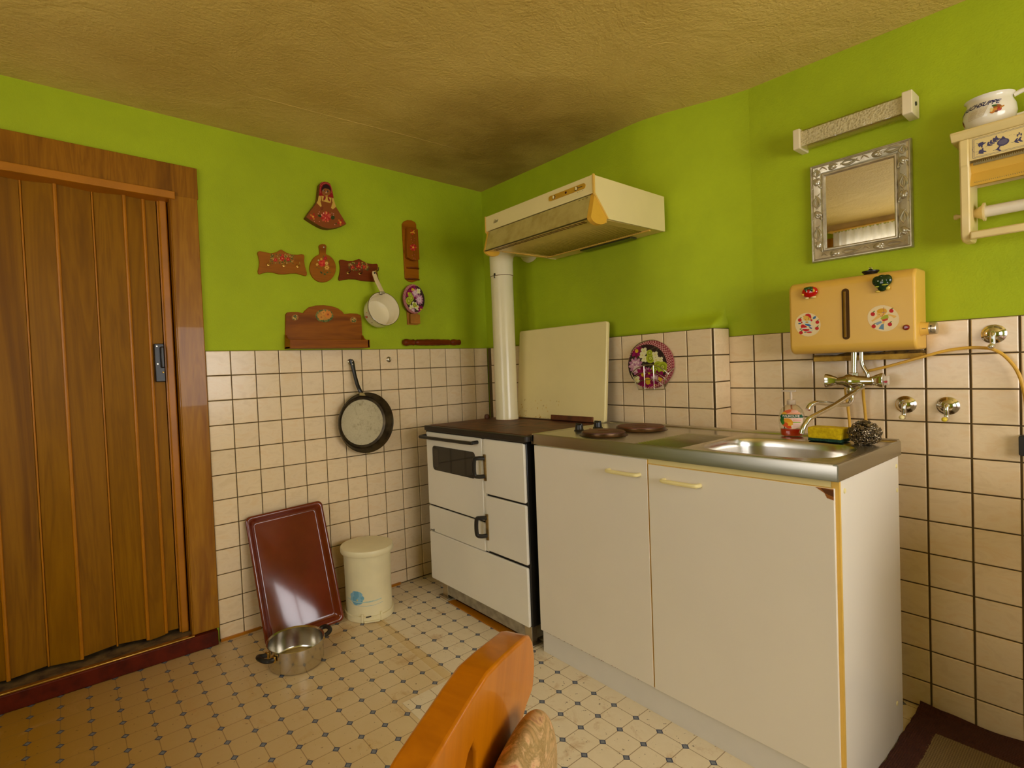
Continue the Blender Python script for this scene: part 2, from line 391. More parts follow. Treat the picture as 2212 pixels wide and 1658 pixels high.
# ceiling, slightly sloping
bm=NB(); vs_=[]
for z in (0,.12): vs_.append([bm.verts.new((x,y,ceilz(x,y)+z)) for x,y in ((XW-.2,YS-.2),(.2,YS-.2),(.2,.2),(XW-.2,.2))])
bm.faces.new(vs_[0]); bm.faces.new(vs_[1][::-1])
for i in range(4): bm.faces.new((vs_[0][i],vs_[1][i],vs_[1][(i+1)%4],vs_[0][(i+1)%4]))
struct('ceiling',bm,CEIL,'yellowed brown ceiling paper with wrinkles and soot above the stove',smooth=0)
def onC(u,v):
    n=np.array([.018,-.025,1.]); return on_plane(u,v,(0,0,2.318),n)
CEILO=bpy.data.objects['ceiling']
for k,(pts,r_) in enumerate((([(505,195),(560,210),(700,247),(850,285),(1000,325),(1095,352)],.0016),([(1020,0),(1030,25),(1015,40)],.0012),([(1355,60),(1385,48),(1400,52),(1440,36)],.0014),([(1370,110),(1420,95),(1450,92),(1480,100)],.0012),([(650,180),(690,172),(720,182),(750,184)],.0011),([(510,210),(520,216),(545,208)],.0012),([(40,62),(80,80),(110,106)],.0011),([(1080,340),(1160,362),(1205,385)],.0012),([(1455,200),(1480,228),(1500,240)],.0011),([(500,20),(540,24),(530,40)],.0011))):
    P=[tuple(onC(u,v)+np.array([0,0,.0004])) for u,v in pts]; obj('paper_crease',tube(spline(P,4),[r_*(.3+.9*math.sin(PI*(i+.5)/(4*(len(P)-1)+1))) for i in range(4*(len(P)-1)+1)],6),CEIL,CEILO)
# walls (built from blocks around their openings)
DX0,DX1,DZ1=-2.66,-1.845,2.03    # door opening in the left wall
bm=box(DX1,.15,0,.16,-.02,2.5); box(XW-.1,DX0,0,.16,-.02,2.5,bm); box(DX0,DX1,0,.16,DZ1,2.5,bm)
wall_left=struct('wall_left',bm,GREEN,'lime green wall with cream tiles below, beside the folding door',smooth=0)
EW=(-3.62,-2.72,.95,1.98)        # east window: y0,y1,z0,z1
bm=box(0,.16,EW[1],.0,-.02,2.5); box(0,.16,YS,EW[0],-.02,2.5,bm); box(0,.16,EW[0],EW[1],-.02,EW[2],bm); box(0,.16,EW[0],EW[1],EW[3],2.5,bm)
wall_right=struct('wall_right',bm,GREEN,'lime green wall with cream tiles below, behind the sink',smooth=0)
SW=(-2.05,-.50,.85,1.85)        # south window: x0,x1,z0,z1
bm=box(SW[1],.16,YS-.16,YS,-.02,2.5); box(XW-.1,SW[0],YS-.16,YS,-.02,2.5,bm); box(SW[0],SW[1],YS-.16,YS,-.02,SW[2],bm); box(SW[0],SW[1],YS-.16,YS,SW[3],2.5,bm)
struct('wall_south',bm,GREEN,'plain lime green wall behind the camera',smooth=0)
WW=(-2.25,-.85,.95,2.22)         # west window: y0,y1,z0,z1
bm=box(XW-.16,XW,WW[1],.0,-.02,2.5); box(XW-.16,XW,YS,WW[0],-.02,2.5,bm); box(XW-.16,XW,WW[0],WW[1],-.02,WW[2],bm); box(XW-.16,XW,WW[0],WW[1],WW[3],2.5,bm)
struct('wall_west',bm,GREEN,'lime green wall with the curtained window seen in the mirror',smooth=0)
# chimney breast in the corner
B0,B1=np.array([-.08,0.]),np.array([-.125,-1.497]); Bd=(B1-B0)/np.linalg.norm(B1-B0); Bn=np.array([Bd[1],-Bd[0]])
if Bn[0]>0: Bn=-Bn
def onB(u,v,off=0): 
    P=B0+Bn*off; return on_plane(u,v,(P[0],P[1],0),(Bn[0],Bn[1],0))
def Bp(s,off=0): q=B0+Bd*s+Bn*off; return q
bm=prism([(0.001,0),(B0[0],0),(B1[0],-1.497),(0.001,-1.497)],'z',0,1.324)
wall_chim=struct('wall_chimney',bm,GREEN,'green chimney breast with cream tiles behind the stove',smooth=0)
def sstep(a,b,t): t=min(1,max(0,(t-a)/(b-a))); return t*t*(3-2*t)
bm=NB(); G=[]
ys=[-1.0*i/4 for i in range(4)]+[-1.0-.72*i/36 for i in range(37)]; ys+=[-1.4969,-1.4971]; ys=sorted(set(ys),reverse=True)
zs=[1.324+.02*i for i in range(12)]+[1.6,1.8,2.0,2.2,2.42]
for z in zs:
    row=[]; k=sstep(1.324,1.40,z)
    for y in ys:
        xb=B0[0]+(B1[0]-B0[0])*(-y/1.497); sh=xb if y>-1.497 else .004
        so=xb*(1-sstep(1.12,1.66,-y))+.004*sstep(1.12,1.66,-y)
        row.append(bm.verts.new((sh*(1-k)+so*k,y,z)))
    G.append(row)
for j in range(len(zs)-1):
    for i in range(len(ys)-1): bm.faces.new((G[j][i],G[j][i+1],G[j+1][i+1],G[j+1][i]))
for i in range(len(ys)-1):                       # ledge on top of the tiles
    a_,b_=G[0][i],G[0][i+1]; bm.faces.new((a_,b_,bm.verts.new((.01,b_.co.y,1.324)),bm.verts.new((.01,a_.co.y,1.324))))
obj('rounded_plaster',bm,GREEN,wall_chim,smooth=179)
# ---- tiles, each a piece of its own
def tiles(parent,cols,rows,M,jx,jz,th0,th1,name='tile'):
    """cols,rows: joint lines in the wall's own frame (a along, z up); M maps (a,out,z) to the world"""
    cache={}
    for a0,a1 in zip(cols,cols[1:]):
        for z1,z0 in zip(rows,rows[1:]):
            w,h=round(abs(a1-a0)-jx,4),round(z1-z0-jz,4)
            if w<.006 or h<.006: continue
            k=(w,h)
            if k not in cache:
                b=.0022; bm=NB()
                lo=[bm.verts.new((x,0,z)) for x,z in ((-w/2,-h/2),(w/2,-h/2),(w/2,h/2),(-w/2,h/2))]
                mi=[bm.verts.new((x,-(th1-th0)+b*.7,z)) for x,z in ((-w/2,-h/2),(w/2,-h/2),(w/2,h/2),(-w/2,h/2))]
                hi=[bm.verts.new((x*(1-b*2/w),-(th1-th0),z*(1-b*2/h))) for x,z in ((-w/2,-h/2),(w/2,-h/2),(w/2,h/2),(-w/2,h/2))]
                bm.faces.new(hi)
                for A,B in ((lo,mi),(mi,hi)):
                    for i in range(4): bm.faces.new((A[i],A[(i+1)%4],B[(i+1)%4],B[i]))
                bmesh.ops.recalc_face_normals(bm,faces=bm.faces[:])
                me=bpy.data.meshes.new(name); bm.to_mesh(me); bm.free(); me.materials.append(TILE); fin(me,12); cache[k]=me
            o=bpy.data.objects.new(name,cache[k]); COL.objects.link(o); o.parent=parent
            jit=random.uniform(-.0004,.0004)
            o.matrix_local=M@Matrix.Translation(((a0+a1)/2,-th0+jit,(z0+z1)/2))@Matrix.Rotation(random.uniform(-.004,.004),4,'X')@Matrix.Rotation(random.uniform(-.004,.004),4,'Z')
# left wall
PLX,PLZ,LZ0=.11096,.1137,1.326
cols=[-1.742]+[-1.635+k*PLX for k in range(14)]+[-.0865]
rows=[LZ0-j*PLZ for j in range(12)]+[.004]
obj('grout',box(-1.742,-.083,-.004,0,0,LZ0),GROUT,wall_left,smooth=0)
tiles(wall_left,cols,rows,Matrix.Identity(4),.0042,.0042,.004,.0085)
# right wall: a runs towards -y
PRX,PRZ,RZ0=.1069,.1089,1.2895
MR=Matrix(((0,1,0,0),(-1,0,0,0),(0,0,1,0),(0,0,0,1)))
cols=[1.5]+[1.602+k*PRX for k in range(10)]+[2.62]
rows=[RZ0-j*PRZ for j in range(12)]+[.003]
obj('grout',box(-.004,0,-2.62,-1.498,0,RZ0),GROUT,wall_right,smooth=0)
tiles(wall_right,cols,rows,MR,.0055,.0045,.004,.0085)
# chimney breast front and its return
ang=math.atan2(Bd[1],Bd[0])
MB_=Matrix.Translation((B0[0],0,0))@Matrix.Rotation(ang,4,'Z')
sl=float(np.linalg.norm(B1-B0)); BZ0=1.324
cB=[.045]+[1.0486-k*.1122 for k in range(8,-1,-1)]+[1.1610,1.2735,1.3845,sl-.002]
rows=[BZ0]+[1.2135-j*.1108 for j in range(11)]+[.003]
bm=NB(); prism([(.012,0),(sl,0),(sl,-.004),(.012,-.004)],'z',0,BZ0,bm); bm.transform(MB_)
obj('grout',bm,GROUT,wall_chim,smooth=0)
tiles(wall_chim,cB,rows,MB_,.0045,.0045,.004,.0085)
MRt=Matrix(((1,0,0,0),(0,1,0,-1.497),(0,0,1,0),(0,0,0,1)))
obj('grout',box(-.125,-.001,-1.501,-1.497,0,BZ0),GROUT,wall_chim,smooth=0)
tiles(wall_chim,[-.1305,-.009],rows,MRt,.003,.0045,.004,.0085)
# ---- door casing, threshold
cas=struct('trim_1',box(-1.85,-1.742,-.016,0,.068,2.03),WOODF,'oak grained door casing around the folding door',bevel=.003)
obj('head_board',prism([(-1.738,2.0),(-1.738,2.137),(-2.75,2.165),(-2.75,2.02)],'y',-.017,0),WOODH,cas,bevel=.002)
obj('jamb_board',box(-2.75,-2.64,-.016,0,.068,2.03),WOODF,cas,bevel=.003)
obj('jamb_lining',box(-1.853,-1.842,-.012,.15,.06,2.03),WOODF,cas)
obj('track_rail',prism([(-1.832,1.984),(-1.832,2.017),(-2.66,2.04),(-2.66,2.007)],'y',-.028,.07),STRIP,cas,bevel=.003)
thr=struct('trim_2',box(-2.80,-1.752,-.035,.16,0,.066),MAROON,'worn maroon painted door threshold with brass edge strip',bevel=.004)
obj('brass_strip',prism([(-2.8,.0655),(-2.8,.074),(-1.846,.072),(-1.846,.0655)],'y',-.030,-.008),BRASS,thr,bevel=.002)
obj('dusty_sill',box(-2.8,-1.85,-.006,.15,.064,.0685),mat('dusty_board',C(120,92,48),.9,c2=C(70,48,22),vscale=25,bmp=.5),thr)
# ---- folding door
door=struct('door_1',box(-2.66,-1.845,.12,.14,.07,2.03),mat('dark_passage',C(40,26,12),.9),'folding accordion door of oak printed slats with a lever latch')  # root mesh is a dark sheet standing in for the unlit space behind the slats
def slat(xa,xb,ya,yb,m=WOODD,th=.006):
    d=np.array([xb-xa,yb-ya]); d/=np.linalg.norm(d); n=np.array([d[1],-d[0]])
    if n[1]>0: n=-n
    z0=.083+random.uniform(-.006,.01)
    pts=[(xa,ya),(xb,yb),(xb-n[0]*th,yb-n[1]*th),(xa-n[0]*th,ya-n[1]*th)]
    return obj('slat',prism(pts,'z',z0,2.0),m,door,bevel=.001)
folds=[(x,y+.022) for x,y in [(-2.64,.03),(-2.575,.046),(-2.475,.022),(-2.355,.046),(-2.248,.020),(-2.126,.046),(-2.016,.020),(-1.945,.034),(-1.893,.030)]]
for a,b in zip(folds,folds[1:]): slat(a[0]+.004,b[0]-.004,a[1],b[1])
for k,f in enumerate(folds[1:-1]):
    w=.007 if k%2==0 else .0035
    if f[1]>.06: w=.0035; 
    else: w=.007
    obj('hinge_strip',tube([(f[0],f[1]-.002,.085),(f[0],f[1]-.002,2.0)],w,8),STRIP,door)
obj('lead_post',box(-1.889,-1.858,.034,.072,.072,1.99),STRIP,door,bevel=.005)
obj('lead_post_groove',box(-1.894,-1.889,.044,.062,.075,1.99),STRIP,door)
# latch
h=obj('latch',box(-1.935,-1.897,.032,.052,1.195,1.362),BLACK,door,bevel=.003)
obj('lever',box(-1.914,-1.898,.016,.036,1.255,1.348),BLACK,h,bevel=.005)
obj('latch_pin',lathe([(.0,0),(.004,0),(.004,.01),(0,.012)],axisM((-1.906,.034,1.236),(0,-1,0)),12),BRASS,h)
for z in (1.35,1.273): obj('screw',lathe([(0,0),(.004,0),(.003,.002),(0,.002)],axisM((-1.925,.032,z),(0,-1,0)),10),SATIN,h)
# ---- windows behind the camera (their daylight lights the room)
def window(n,axis,at,a0,a1,z0,z1,out,strength,label):
    m=bpy.data.materials.new('sky_glow_%d'%n); m.use_nodes=True; t=m.node_tree; t.nodes.clear()
    e=node(t,'ShaderNodeEmission'); e.inputs[0].default_value=(*SKY,1); e.inputs[1].default_value=strength
    o=node(t,'ShaderNodeOutputMaterial'); t.links.new(e.outputs[0],o.inputs[0])
    FR=mat('window_white_paint',C(232,224,204),.35,var=.03)
    def bx(a,b,d0,d1,c,d,bm=None):
        lo,hi=sorted((at+out*d0,at+out*d1))
        return box(lo,hi,a,b,c,d,bm) if axis=='x' else box(a,b,lo,hi,c,d,bm)
    w=.055; bm=bx(a0,a1,.02,.09,z0,z0+w); bx(a0,a1,.02,.09,z1-w,z1,bm); bx(a0,a0+w,.02,.09,z0,z1,bm); bx(a1-w,a1,.02,.09,z0,z1,bm)
    mid=(a0+a1)/2; bx(mid-.035,mid+.035,.02,.09,z0,z1,bm)
    r=struct('window_%d'%n,bm,FR,label,smooth=0)
    for p,q in ((a0+w,mid-.035),(mid+.035,a1-w)): obj('pane',bx(p,q,.05,.056,z0+w,z1-w),m,r,smooth=0)
    obj('sill',bx(a0-.05,a1+.05,-.14,.02,z0-.03,z0),FR,r,bevel=.006)
    return r
window(1,'y',YS,SW[0],SW[1],SW[2],SW[3],-1,PANE['south'],'white framed window in the wall behind the camera')
window(2,'x',0,EW[0],EW[1],EW[2],EW[3],1,PANE['east'],'white framed window to the right of the picture')
window(3,'x',XW,WW[0],WW[1],WW[2],WW[3],-1,PANE['west'],'white framed window reflected in the silver mirror')
obj('window_casing',box(XW,XW+.02,-.85,-.74,.9,2.25),WOODF,bpy.data.objects['window_3'],bevel=.003)
# net curtain with a gathered heading on a rail, seen in the mirror
CLOTH=mat('net_curtain',C(244,236,216),.8,var=.06,vscale=60)
t=CLOTH.node_tree; p=t.nodes['Principled BSDF']; tr=node(t,'ShaderNodeBsdfTranslucent'); tr.inputs[0].default_value=C(244,236,216)
mx=node(t,'ShaderNodeMixShader'); mx.inputs[0].default_value=.55; out=[n for n in t.nodes if n.type=='OUTPUT_MATERIAL'][0]
t.links.new(p.outputs[0],mx.inputs[1]); t.links.new(tr.outputs[0],mx.inputs[2]); t.links.new(mx.outputs[0],out.inputs[0])
cur=thing('net_curtain','short white net curtain on the rail reflected in the mirror','curtain',(XW+.06,-1.4,1.6))
bm=NB(); N=220; G=[]
for j in range(9):
    z=2.285-.55*j/8; row=[]
    for i in range(N+1):
        y=-.84-1.50*i/N; a=.010+.008*min(1,j/2); row.append(bm.verts.new((XW+.055+a*math.sin(i*.75+.6*math.sin(i*.13)),y,z+.006*math.sin(i*1.7)*(j==0))))
    G.append(row)
for j in range(8):
    for i in range(N): bm.faces.new((G[j][i],G[j][i+1],G[j+1][i+1],G[j+1][i]))
obj('cloth',bm,CLOTH,cur,smooth=80)
obj('rail',tube([(XW+.055,-.80,2.298),(XW+.055,-2.40,2.298)],.008,8),YPLA,cur)
obj('pelmet',box(XW+.001,XW+.045,-2.5,-.70,2.306,2.36),mat('ochre_pelmet',C(196,160,96),.6),cur)
for y in (-.82,-2.38): obj('bracket',box(XW,XW+.06,y-.01,y+.01,2.290,2.310),YPLA,cur)
# ================================================================== STOVE
SX=-.742; SXB=-.17; SY0,SY1=-.256,-1.002      # front, back, left and right side
st=thing('wood_stove','white enamelled wood burning stove with brown hot plate, between tiled corner and sink cabinet','stove',((SX+SXB)/2,(SY0+SY1)/2,0),-PI/2)
def fp(y0,y1,z0,z1,x0=0,x1=.014,r=.008):     # a front panel: rectangle with round corners, standing proud of the body
    lo,hi=sorted((y0,y1)); return prism(rrect(lo,hi,z0,z1,r,4),'x',SX+x0,SX+x1)
obj('body',box(SX+.014,SXB,SY1,SY0,.095,.88),mat('black_enamel',C(24,22,20),.3,var=.1),st,bevel=.004)
obj('plinth_frame',box(SX+.035,SXB-.02,SY1+.03,SY0-.09,.024,.096),mat('grey_galvanised_steel',C(176,164,140),.5,.3,var=.2,vscale=20),st)
for y in (SY0-.075,SY1+.05):
    for x in (SX+.05,SXB-.06):
        f=obj('foot',box(x-.016,x+.016,y-.022,y+.022,.012,.1),SATIN,st,bevel=.002)
        obj('foot_plate',box(x-.035,x+.03,y-.04,y+.04,.002,.012),SATIN,f,bevel=.004)
pl=obj('top_plate',prism(rrect(SX-.006,SXB,SY1-.02,SY0+.008,.012,4),'z',.884,.908),DIRON,st,bevel=.003)
obj('hot_plate',prism(rrect(SX+.02,SXB-.015,SY1+.0,SY0-.012,.01,4),'z',.905,.9105),IRON,pl)
obj('plate_joint',box(SX+.05,SXB-.2,-.663,-.659,.9103,.9109),BLACK,pl)
obj('plate_joint',box(SX+.235,SX+.239,SY1+.02,SY0-.02,.9103,.9109),BLACK,pl)
obj('top_rim',box(SX+.004,SXB,SY1,SY0,.874,.885),BLACK,st)
WM_=WHITE
ov=obj('oven_door',fp(SY0-.004,-.722,.494,.876),WM_,st,bevel=.004)
obj('oven_window',fp(-.318,-.672,.682,.808,-.002,.004,.02),GLASSB,ov)
obj('window_inner_frame',fp(-.326,-.372,.700,.792,-.0025,.003,.012),mat('smoked_glass',C(58,52,46),.1,var=.02),ov)
rail=obj('oven_rail',tube(spline([(SX+.0,-.262,.856),(SX-.03,-.258,.853),(SX-.036,-.275,.852),(SX-.036,-.46,.853),(SX-.036,-.675,.855),(SX-.03,-.692,.856),(SX,-.694,.857)],5),.0085,10),BLACK,ov)
obj('fire_door',fp(-.736,SY1+.002,.624,.876),WM_,st,bevel=.004)
obj('ash_door',fp(-.736,SY1+.002,.362,.615),WM_,st,bevel=.004)
dr=obj('lower_drawer',fp(SY0-.004,-.722,.352,.486),WM_,st,bevel=.004)
obj('base_panel',fp(SY0-.002,SY1+.006,.096,.349),WM_,st,bevel=.004)
obj('centre_strip',box(SX+.008,SX+.016,-.737,-.722,.355,.876),WM_,st)
for z0,z1,lab in ((.684,.806,'fire'),(.412,.532,'ash')):
    h=obj('door_latch',prism(rrect(-.752,-.738,z0,z1,.003),'x',SX-.006,SX+.004),BRASS if 0 else mat('worn_brass_plate',C(170,140,84),.4,.8,var=.3,vscale=40),st,bevel=.001)
    zc=(z0+z1)/2
    obj('grip',tube(spline([(SX,-.742,zc+.042),(SX-.03,-.728,zc+.044),(SX-.042,-.718,zc+.036),(SX-.042,-.716,zc-.028),(SX-.03,-.726,zc-.04),(SX,-.742,zc-.04)],5),.0095,10),BLACK,h)
zq=Z(900,860,3.07)
obj('maker_mark',textbm('wamsler',.010,lambda x,y:(SX-.001,-.272-x*.9,.352+y+.003)) if 0 else box(SX-.0012,SX,-.293,-.270,.3565,.3605),BLACK,dr)
obj('maker_emblem',tube([(SX-.001,-.301+.0035*math.cos(a),.361+.0055*math.sin(a)) for a in np.linspace(0,2*PI,12,endpoint=False)],.0012,5,closed=True),BLACK,dr)
# raised lid
LB=[(-.203,-.408),(-.203,-1.016)]; 
e=Vector((.045,0,.487)).normalized(); n_=Vector((-e.z,0,e.x))
ML=Matrix(((0,e.x,n_.x,-.203),(-1,e.y,n_.y,-.410),(0,e.z,n_.z,.9125),(0,0,0,1)))
bm=prism(rrect(0,.606,0,.487,.014),'z',0,.022); bm.transform(ML); lid=obj('lid',bm,CREAM,st,bevel=.005,label='white enamel lid raised upright')
bm=prism(rrect(.012,.594,.012,.475,.012),'z',-.003,.0); bm.transform(ML); obj('lid_back',bm,BLACK,lid)
bm=box(.27,.54,.0,.026,.022,.034); bm.transform(ML); obj('hinge_rail',bm,IRON,lid,bevel=.002)
def grime(X,Y):
    r=np.random.RandomState(3); return r.rand(X.size)<.5
spots=[]; rr=random.Random(5)
for k in range(60):
    x=.02+.3*rr.random()**1.6; y=.004+.1*rr.random()**2.2; spots.append(E_(x,y,.001+.003*rr.random(),.001+.006*rr.random(),C(216,172,72) if rr.random()<.85 else C(150,100,40)))
MLn=np.array(ML)
decal('burnt_spots',lid,0,.35,0,.13,.0012,spots,lambda X,Y:np.stack([X,Y,np.full(X.shape,.0226),np.ones(X.shape)],1)@MLn.T[:,:3],PRINT)['kind']='stuff'
# ---- flue pipe
PX,PY,PR=-.318,-.432,.0605
PIPEM=mat('white_pipe_enamel',C(240,228,186),.2,var=.03,vscale=4)
pipe=thing('stove_pipe','white enamel stove pipe rising from the stove and bending into the chimney','stove pipe',(PX,PY,.9105))
obj('pipe_tube',lathe([(PR+.002,.9105),(PR+.002,.93),(PR,.94),(PR,1.69),(PR+.0015,1.692),(PR+.0015,1.70)],Matrix.Translation((PX,PY,0)),40,cap=False),PIPEM,pipe)
pth=[(PX,PY,1.695+.02*i) for i in range(4)]; R_=.11
pth+=[(PX+R_*(1-math.cos(a)),PY,1.77+R_*math.sin(a)) for a in np.linspace(0,PI/2,9)]
pth+=[(-.0955,PY,1.88)]
rs=[]
for i,q in enumerate(pth): rs.append(PR+.003+(.0025 if (4<=i<=12 and i%2) else 0))
obj('pipe_elbow',tube(pth,rs,40,cap=False),PIPEM,pipe)
obj('pipe_seam',tube([(PX+(PR+.002)*math.cos(a),PY+(PR+.002)*math.sin(a),1.694) for a in np.linspace(0,2*PI,36,endpoint=False)],.0018,6,closed=True),mat('rusty_seam',C(120,84,44),.7),pipe)
obj('damper_rivet',lathe([(0,0),(.008,0),(.006,.006),(0,.007)],axisM((PX-.0575,PY-.012,1.70),(-.97,-.2,0)),12),DIRON,pipe)
obj('damper_hook',tube([(PX-.062,PY-.013,1.70),(PX-.065,PY-.013,1.688),(PX-.062,PY-.013,1.680)],.0022,6),DIRON,pipe)
obj('wall_rosette',lathe([(PR,0),(PR+.028,0),(PR+.02,.008),(PR,.012)],axisM((-.0975,PY,1.88),(-1,0,0)),36,cap=False),PIPEM,pipe)
obj('base_rust',lathe([(PR+.0035,0),(PR+.001,.006)],Matrix.Translation((PX,PY,.911)),36,cap=False),mat('rusty_ring',C(110,66,30),.8),pipe)
obj('damper_knob',lathe([(0,0),(.014,0),(.016,.008),(.012,.022),(0,.026)],axisM((-.34,-.285,.911),(0,0,1)),16),IRON,pipe)
# ================================================================== SINK CABINET
CX0,CX1=-.715,-.205; CY0,CY1=-1.032,-2.108; CZ=.876
cab=thing('sink_cabinet','white two door base cabinet with cream bow handles under the steel worktop','cabinet',((CX0+CX1)/2,(CY0+CY1)/2,0),-PI/2)
obj('side_panel',box(CX0+.016,CX1,CY1,CY1+.017,.0,CZ),MELA,cab,label='white right side panel with cream screw caps')
obj('side_panel',box(CX0+.018,CX1,CY0-.017,CY0,.0,CZ),MELA,cab)
obj('bottom_shelf',box(CX0+.02,CX1,CY1+.017,CY0-.017,.095,.112),MELA,cab)
obj('back_panel',box(CX1-.008,CX1,CY1+.017,CY0-.017,.1,CZ),MELA,cab)
obj('top_rail',box(CX0+.008,CX0+.07,CY1+.017,CY0-.017,.85,CZ),CREAM,cab)
obj('kick_board',box(CX0+.012,CX0+.028,CY1+.017,CY0-.004,.001,.100),mat('white_kick_board',C(226,220,210),.4,var=.02),cab,bevel=.002)
obj('edge_band',box(CX0+.008,CX0+.017,CY1-.0006,CY1+.0176,.0,CZ),YPLA,cab,label='yellowed edge band of the right side panel')
d1=obj('door',box(CX0,CX0+.017,-1.5635,CY0-.003,.097,.871),MELA,cab,bevel=.0015)
d2=obj('door',box(CX0,CX0+.017,CY1+.0085,-1.5675,.095,.856),MELA,cab,bevel=.0015)
obj('edge_band',box(CX0+.0012,CX0+.0165,-1.5674,-1.5665,.096,.855),YPLA,d2); obj('edge_band',box(CX0+.0012,CX0+.0165,-1.564,-1.5634,.098,.87),YPLA,d1)
obj('edge_band',box(CX0+.001,CX0+.016,CY1+.012,-1.568,.8555,.8575),YPLA,d2)
zf=Z(1130,860,2.6024)
for dd,(xa,ya),(xb,yb) in ((d1,(468,407),(635,432)),(d2,(777,465),(975,493))):
    A=zf.R(xa,ya,CX0-.02); B=zf.R(xb,yb,CX0-.02); zc=(A[2]+B[2])/2
    p=[(CX0,A[1],zc),(CX0-.018,A[1],zc),(CX0-.024,A[1]-.012,zc),(CX0-.025,(A[1]+B[1])/2,zc),(CX0-.024,B[1]+.012,zc),(CX0-.018,B[1],zc),(CX0,B[1],zc)]
    bm=tube(spline(p,4),.0068,8); 
    obj('handle',bm,LYPLA,dd)
for x,z in ((CX0+.045,.845),(CX1-.02,.845),(CX1-.018,.77),(CX1-.06,.12),(CX0+.06,.10)):
    obj('screw_cap',lathe([(0,0),(.007,0),(.006,.002),(0,.0025)],axisM((x,CY1,z),(0,-1,0)),14),LYPLA,cab)
# chipped corner of the right door and bitten lower edges
ch=[P_([(-2.0995,.856),(-2.055,.856),(-2.07,.847),(-2.078,.842),(-2.083,.83),(-2.0995,.826)],C(150,90,30)),P_([(-2.0995,.852),(-2.07,.854),(-2.08,.842),(-2.0995,.835)],C(96,54,16))]
decal('chipped_veneer',d2,-2.0996,-2.04,.82,.8561,.0008,ch,lambda X,Y:np.stack([np.full(X.shape,CX0-.0004),X,Y],1),PRINT)
rr=random.Random(9); ch=[E_(-1.07-.48*rr.random(),.0985,.002+.004*rr.random(),.0012,C(140,84,50)) for k in range(26)]
decal('chipped_veneer',d1,-1.562,-1.04,.097,.1005,.0007,ch,lambda X,Y:np.stack([np.full(X.shape,CX0-.0004),X,Y],1),PRINT)['kind']='stuff'
# ================================================================== STEEL WORKTOP
WX0,WX1,WY0,WY1,WZ=-.722,-.188,-1.03,-2.112,.917
wt=thing('steel_worktop','stainless steel worktop with sink bowl, ribbed drainer and two electric hot plates','worktop',((WX0+WX1)/2,(WY0+WY1)/2,CZ+.001),-PI/2)
bc=np.array([-.495,-1.878]); bx_,by_=.168,.186
def sup(t,k=1,n=3.2): c,s=math.cos(t),math.sin(t); return (bc[0]+bx_*k*math.copysign(abs(c)**(2/n),c),bc[1]+by_*k*math.copysign(abs(s)**(2/n),s))
bm=NB(); N=72
rx0,rx1,ry0,ry1=WX0+.012,WX1-.03,WY1+.012,-1.672
def rect(t):
    c,s=math.cos(t),math.sin(t); k=1/max(abs(c)/1,abs(s)/1); cx,cy=(rx0+rx1)/2,(ry0+ry1)/2
    return (cx+c*k*(rx1-rx0)/2,cy+s*k*(ry1-ry0)/2)
TT=sorted([2*PI*i/N for i in range(N)]+[PI/4+.0001,3*PI/4+.0001,5*PI/4+.0001,7*PI/4+.0001])
O=[bm.verts.new((*rect(t),WZ)) for t in TT]; I=[bm.verts.new((*sup(t,1.06),WZ)) for t in TT]; I2=[bm.verts.new((*sup(t,1.02),WZ-.003)) for t in TT]
n=len(TT)
for i in range(n):
    j=(i+1)%n; bm.faces.new((O[i],O[j],I[j],I[i])); bm.faces.new((I[i],I[j],I2[j],I2[i]))
def quad(bm,x0,x1,y0,y1,z): bm.faces.new([bm.verts.new(q) for q in ((x0,y0,z),(x1,y0,z),(x1,y1,z),(x0,y1,z))])
# rest of the top, with ribs pressed into the drainer
quad(bm,WX0+.012,WX1-.03,-1.503,WY0-.012,WZ); quad(bm,rx0,-.70,-1.672,-1.503,WZ); quad(bm,-.345,rx1,-1.672,-1.503,WZ)
xs=np.linspace(-.70,-.345,97); row=[]
for x in xs:
    e=min(1,min(x+.70,-.345-x)/.02); row.append([bm.verts.new((x,y,WZ-.004*e*k+.0022*e*k*math.sin((x+.7)/.0148*2*PI))) for y,k in ((-1.672,0),(-1.664,1),(-1.511,1),(-1.503,0))])
for a,b in zip(row,row[1:]):
    for i in range(3): bm.faces.new((a[i],a[i+1],b[i+1],b[i]))
# rim: a low bead, then the fascia and an upstand at the back
xr=[(WX0+.012,WZ),(WX0+.006,WZ+.003),(WX0+.002,WZ+.002),(WX0,WZ-.003),(WX0,WZ-.041),(WX0+.008,WZ-.041)]
obj('top_sheet',bm,STEEL,wt,smooth=40)
FASC=steel('fascia_steel',(.46,.43,.36,1),.30)
obj('front_fascia',prism([(a,b) for a,b in xr],'y',WY1+.003,WY0-.003),FASC,wt)
yr=[(WY1+.012,WZ),(WY1+.006,WZ+.003),(WY1+.002,WZ+.002),(WY1,WZ-.003),(WY1,WZ-.041),(WY1+.008,WZ-.041)]
obj('side_fascia',prism(yr,'x',WX0+.0005,WX1),FASC,wt)
obj('side_fascia',prism([(2*((WY0+WY1)/2)-a,b) for a,b in yr],'x',WX0,WX1),STEEL,wt)
obj('back_upstand',prism([(WX1-.03,WZ),(WX1-.022,WZ+.006),(WX1-.004,WZ+.008),(WX1,WZ+.004),(WX1,WZ-.04),(WX1-.03,WZ-.01)],'y',WY1+.003,WY0-.003),STEEL,wt,bevel=.001)
bm=NB(); rings=[]
for k,dz in ((1.021,-.003),(1.0,-.010),(.985,-.03),(.965,-.115),(.93,-.135),(.86,-.145),(.2,-.149)):
    rings.append([bm.verts.new((*sup(t,k,3.2 if k>.5 else 2),WZ+dz)) for t in TT])
for a,b in zip(rings,rings[1:]):
    for i in range(n): bm.faces.new((a[i],a[(i+1)%n],b[(i+1)%n],b[i]))
